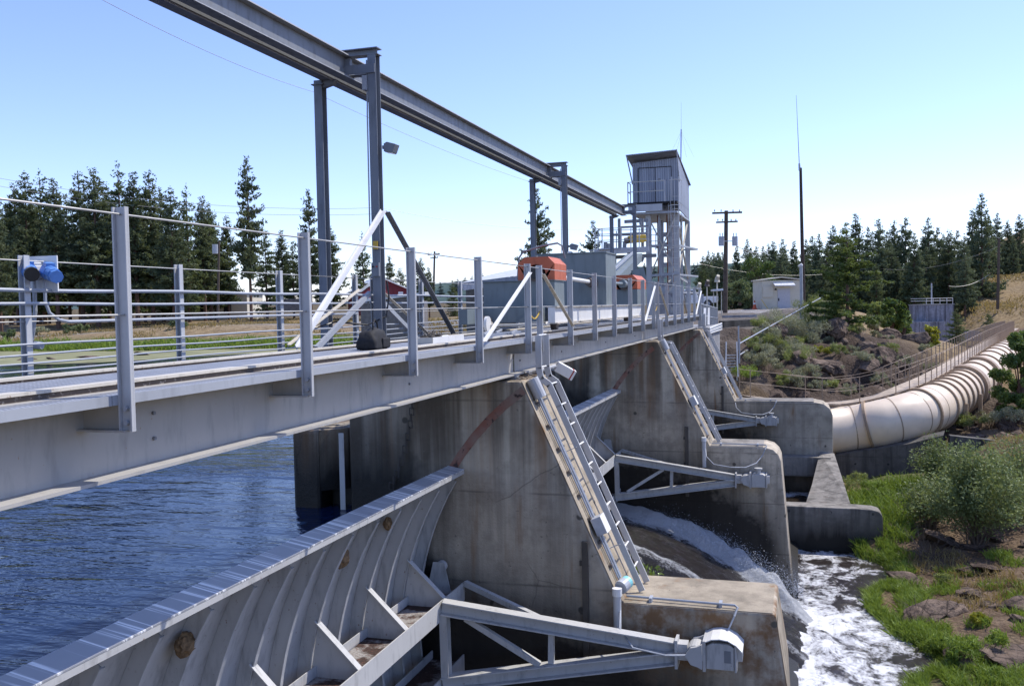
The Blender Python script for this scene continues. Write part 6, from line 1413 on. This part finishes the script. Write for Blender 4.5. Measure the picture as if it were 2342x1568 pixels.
# low walls and handrails on the bank
g = MB(); g.bar(at(1655, 724, 62), at(1728, 722, 63), .35, .16); single('kerb_beam', g, M['conc_lt'], 'white concrete kerb beam along the edge of the gravel yard', 'kerb')
g = MB(); g.bar(at(1650, 742, 54), at(1775, 735, 57), .4, .42); single('low_wall', g, M['conc_wall'], 'dark low concrete wall below the gravel yard', 'low wall')
t = thing('stair_handrail', 'grey pipe handrail climbing the gravel slope beside the rocks', 'handrail', tuple(at(1690, 800, 45)))
for v0, v1 in ((786, 681), (812, 728)):
    g = MB(); g.tube([at(1690, v0, 44), at(1833 if v0 > 800 else 1877, v1, 56)], .032, 7); g.build('rail', M['galv'], t)
for u, v0, v1, d in ((1691, 775, 830, 44), (1745, 742, 790, 48), (1793, 720, 760, 52), (1830, 703, 740, 56), (1689, 745, 800, 44.2)):
    g = MB(); g.tube([at(u, v0, d), at(u, v1, d)], .035, 7); g.build('post', M['galv'], t)
t = thing('steel_steps', 'white railed steel steps at the far end of the dam', 'steps', tuple(at(1668, 850, 43)))
for u0, u1 in ((1660, 1656), (1684, 1684)):
    g = MB(); g.bar(at(u0+1, 782, 43.4), at(u1+4, 862, 42.8), .05, .10); g.build('rail', M['white'], t)
for k in range(8): v = 812+k*6.6; g = MB(); g.bar(at(1662, v, 43.3), at(1682, v-.5, 43.3), .12, .035); g.build('step', M['galv'], t)
for u in (1660, 1686): g = MB(); g.bar(at(u, 816, 43.5), at(u, 890, 43.5), .06, .06); g.build('post', M['white'], t)
# traffic cone, signs, lamps, pickup
t = thing('traffic_cone', 'orange traffic cone on the yard left of the valve house', 'traffic cone', tuple(at(1726, 708, 86)))
b = at(1726, 707, 86); g = MB(); g.tube([b+Vector((0, 0, .05)), b+Vector((0, 0, .8))], .2, 14, .04); g.build('cone', M['cone'], t)
g = MB(); g.bar(b, b+Vector((0, 0, .05)), .5, .5); g.build('base', M['cone'], t); g = MB(); g.tube([b+Vector((0, 0, .45)), b+Vector((0, 0, .6))], .128, 14, .098); g.build('stripe', M['truck'], t)
for k, (u, v0, v1, d, lab) in enumerate(((1617, 655, 722, 70, 'thin pole with a small lamp head nearest the tower'), (1640, 645, 725, 66, 'pole with a shaded lamp beside the transformer pole'), (1598, 662, 722, 68, 'short pole with yellow lamp beside the white pickup'))):
    t = thing('yard_lamp', lab, 'lamp', tuple(at(u, v1, d)))
    g = MB(); g.tube([at(u, v1, d), at(u, v0, d)], .05, 7); g.build('pole', M['beige'], t); p = at(u, v0, d); g = MB(); g.tube([p, p+Vector((0, 0, .2)), p+Vector((.1, -.2, .45))], .2, 9, .12); g.build('lamp_head', M['wheel' if k < 1 else 'beige'], t)
t = thing('bird_table', 'small white topped table lamp on two legs beside the transformer pole', 'canopy', tuple(at(1640, 690, 66)))
g = MB(); g.bar(at(1628, 664, 66), at(1652, 662, 66), .6, .14); g.build('top', M['truck'], t)
for u in (1632, 1650): g = MB(); g.tube([at(u, 666, 66), at(u, 722, 66)], .035, 6); g.build('leg', M['beige'], t)
t = thing('pickup_truck', 'white pickup truck parked behind the lamp poles in the yard', 'truck', tuple(at(1588, 706, 88)))
cx = at(1585, 704, 88); ex = Vector((CR.x, CR.y, 0)).normalized(); ey = Vector((-ex.y, ex.x, 0))
def tb(nm, mt, x0, x1, y0, y1, z0, z1, taper=0.):
    g = MB(); P_ = lambda x, y, z: cx+ex*x+ey*y+Vector((0, 0, z)); k = taper
    g.add([P_(x0, y0, z0), P_(x1, y0, z0), P_(x1, y1, z0), P_(x0, y1, z0), P_(x0+k, y0+k*.3, z1), P_(x1-k, y0+k*.3, z1), P_(x1-k, y1-k*.3, z1), P_(x0+k, y1-k*.3, z1)], [(0, 3, 2, 1), (4, 5, 6, 7), (0, 1, 5, 4), (1, 2, 6, 5), (2, 3, 7, 6), (3, 0, 4, 7)]); return g.build(nm, M[mt], t, bevel=.04)
tb('body', 'truck', -2.5, 2.3, 0, 1.8, .45, 1.05); tb('cab', 'truck', -1.3, .5, .05, 1.75, 1.06, 1.75, .25); tb('window', 'dark', -.95, .2, .06, .1, 1.12, 1.6, .12); tb('tailgate', 'truck', 2.31, 2.38, .05, 1.75, .55, 1.04)
for x in (-1.6, 1.4): g = MB(); p = cx+ex*x+Vector((0, 0, .38)); g.cyl(p-ey*.02, p+ey*.2, .38, 16); wv = g.build('wheel', M['rubber'], t); g = MB(); g.cyl(p-ey*.03, p-ey*.021, .2, 12); g.build('rim', M['galv'], wv)
for k in range(3):
    g = MB(); u = 1099+k*18; p = at(u, 742, 46); g.bar(at(u, 745, 47), at(u-.5, 725, 47), .09, .09); single('marker_post', g, M['redp'], ['left one of three short red posts beyond the far railing', 'middle one of three short red posts beyond the far railing', 'right one of three short red posts beyond the far railing'][k], 'post', group='red marker posts')
t = thing('striped_marker', 'red and white striped board behind the far railing left of the crane column', 'marker', tuple(at(817, 740, 40)))
g = MB(); g.bar(at(817, 750, 40), at(816, 700, 40), .12, .02); g.build('board', M['truck'], t)
for v in (707, 728): g = MB(); g.bar(at(817, v+3, 39.95), at(817, v-3, 39.95), .122, .03); g.build('stripe', M['redp'], t)
# small teal boat pulled up on the shore and ducks
t = thing('rowing_boat', 'small teal upturned boat on the grassy shore', 'boat', tuple(at(405, 778, 72)))
p = at(405, 778, 69); p.z = gz(p.x, p.y)+.05; g = MB(); vs = []
for k in range(9):
    f = k/8; x = -1.6+3.2*f; wd = .55*math.sin(math.pi*min(.97, max(.03, f)))**.6; h = .35*math.sin(math.pi*max(.05, min(.95, f)))**.5
    vs += [p+ex*x+ey*(wd*math.cos(q))+Vector((0, 0, h*math.sin(q))) for q in [math.pi*j/6 for j in range(7)]]
g.add(vs, [(k*7+j, k*7+j+1, (k+1)*7+j+1, (k+1)*7+j) for k in range(8) for j in range(6)]); g.build('hull', m_plain('teal paint', (.12, .30, .30), .5), t, smooth=True)
for k, (u, v) in enumerate(((140, 858), (155, 856), (40, 861))):
    pass
random.seed(77)
for k, (u, v, d, s_) in enumerate(((60, 826, 62, .5), (120, 824, 62.5, .4), (205, 818, 64, .5), (248, 815, 64.5, .35), (330, 812, 66, .5))):
    p = at(u, v, d); p.z = -2.84; rock(p, s_, 'pale mud bank stone breaking the algae on the reservoir', 'mud stones in the algae', k, sq=(2.2, 1, .35))
# clean builder properties
for o in bpy.data.objects:
    if '_o' in o.keys(): del o['_o']
bpy.context.view_layer.update()
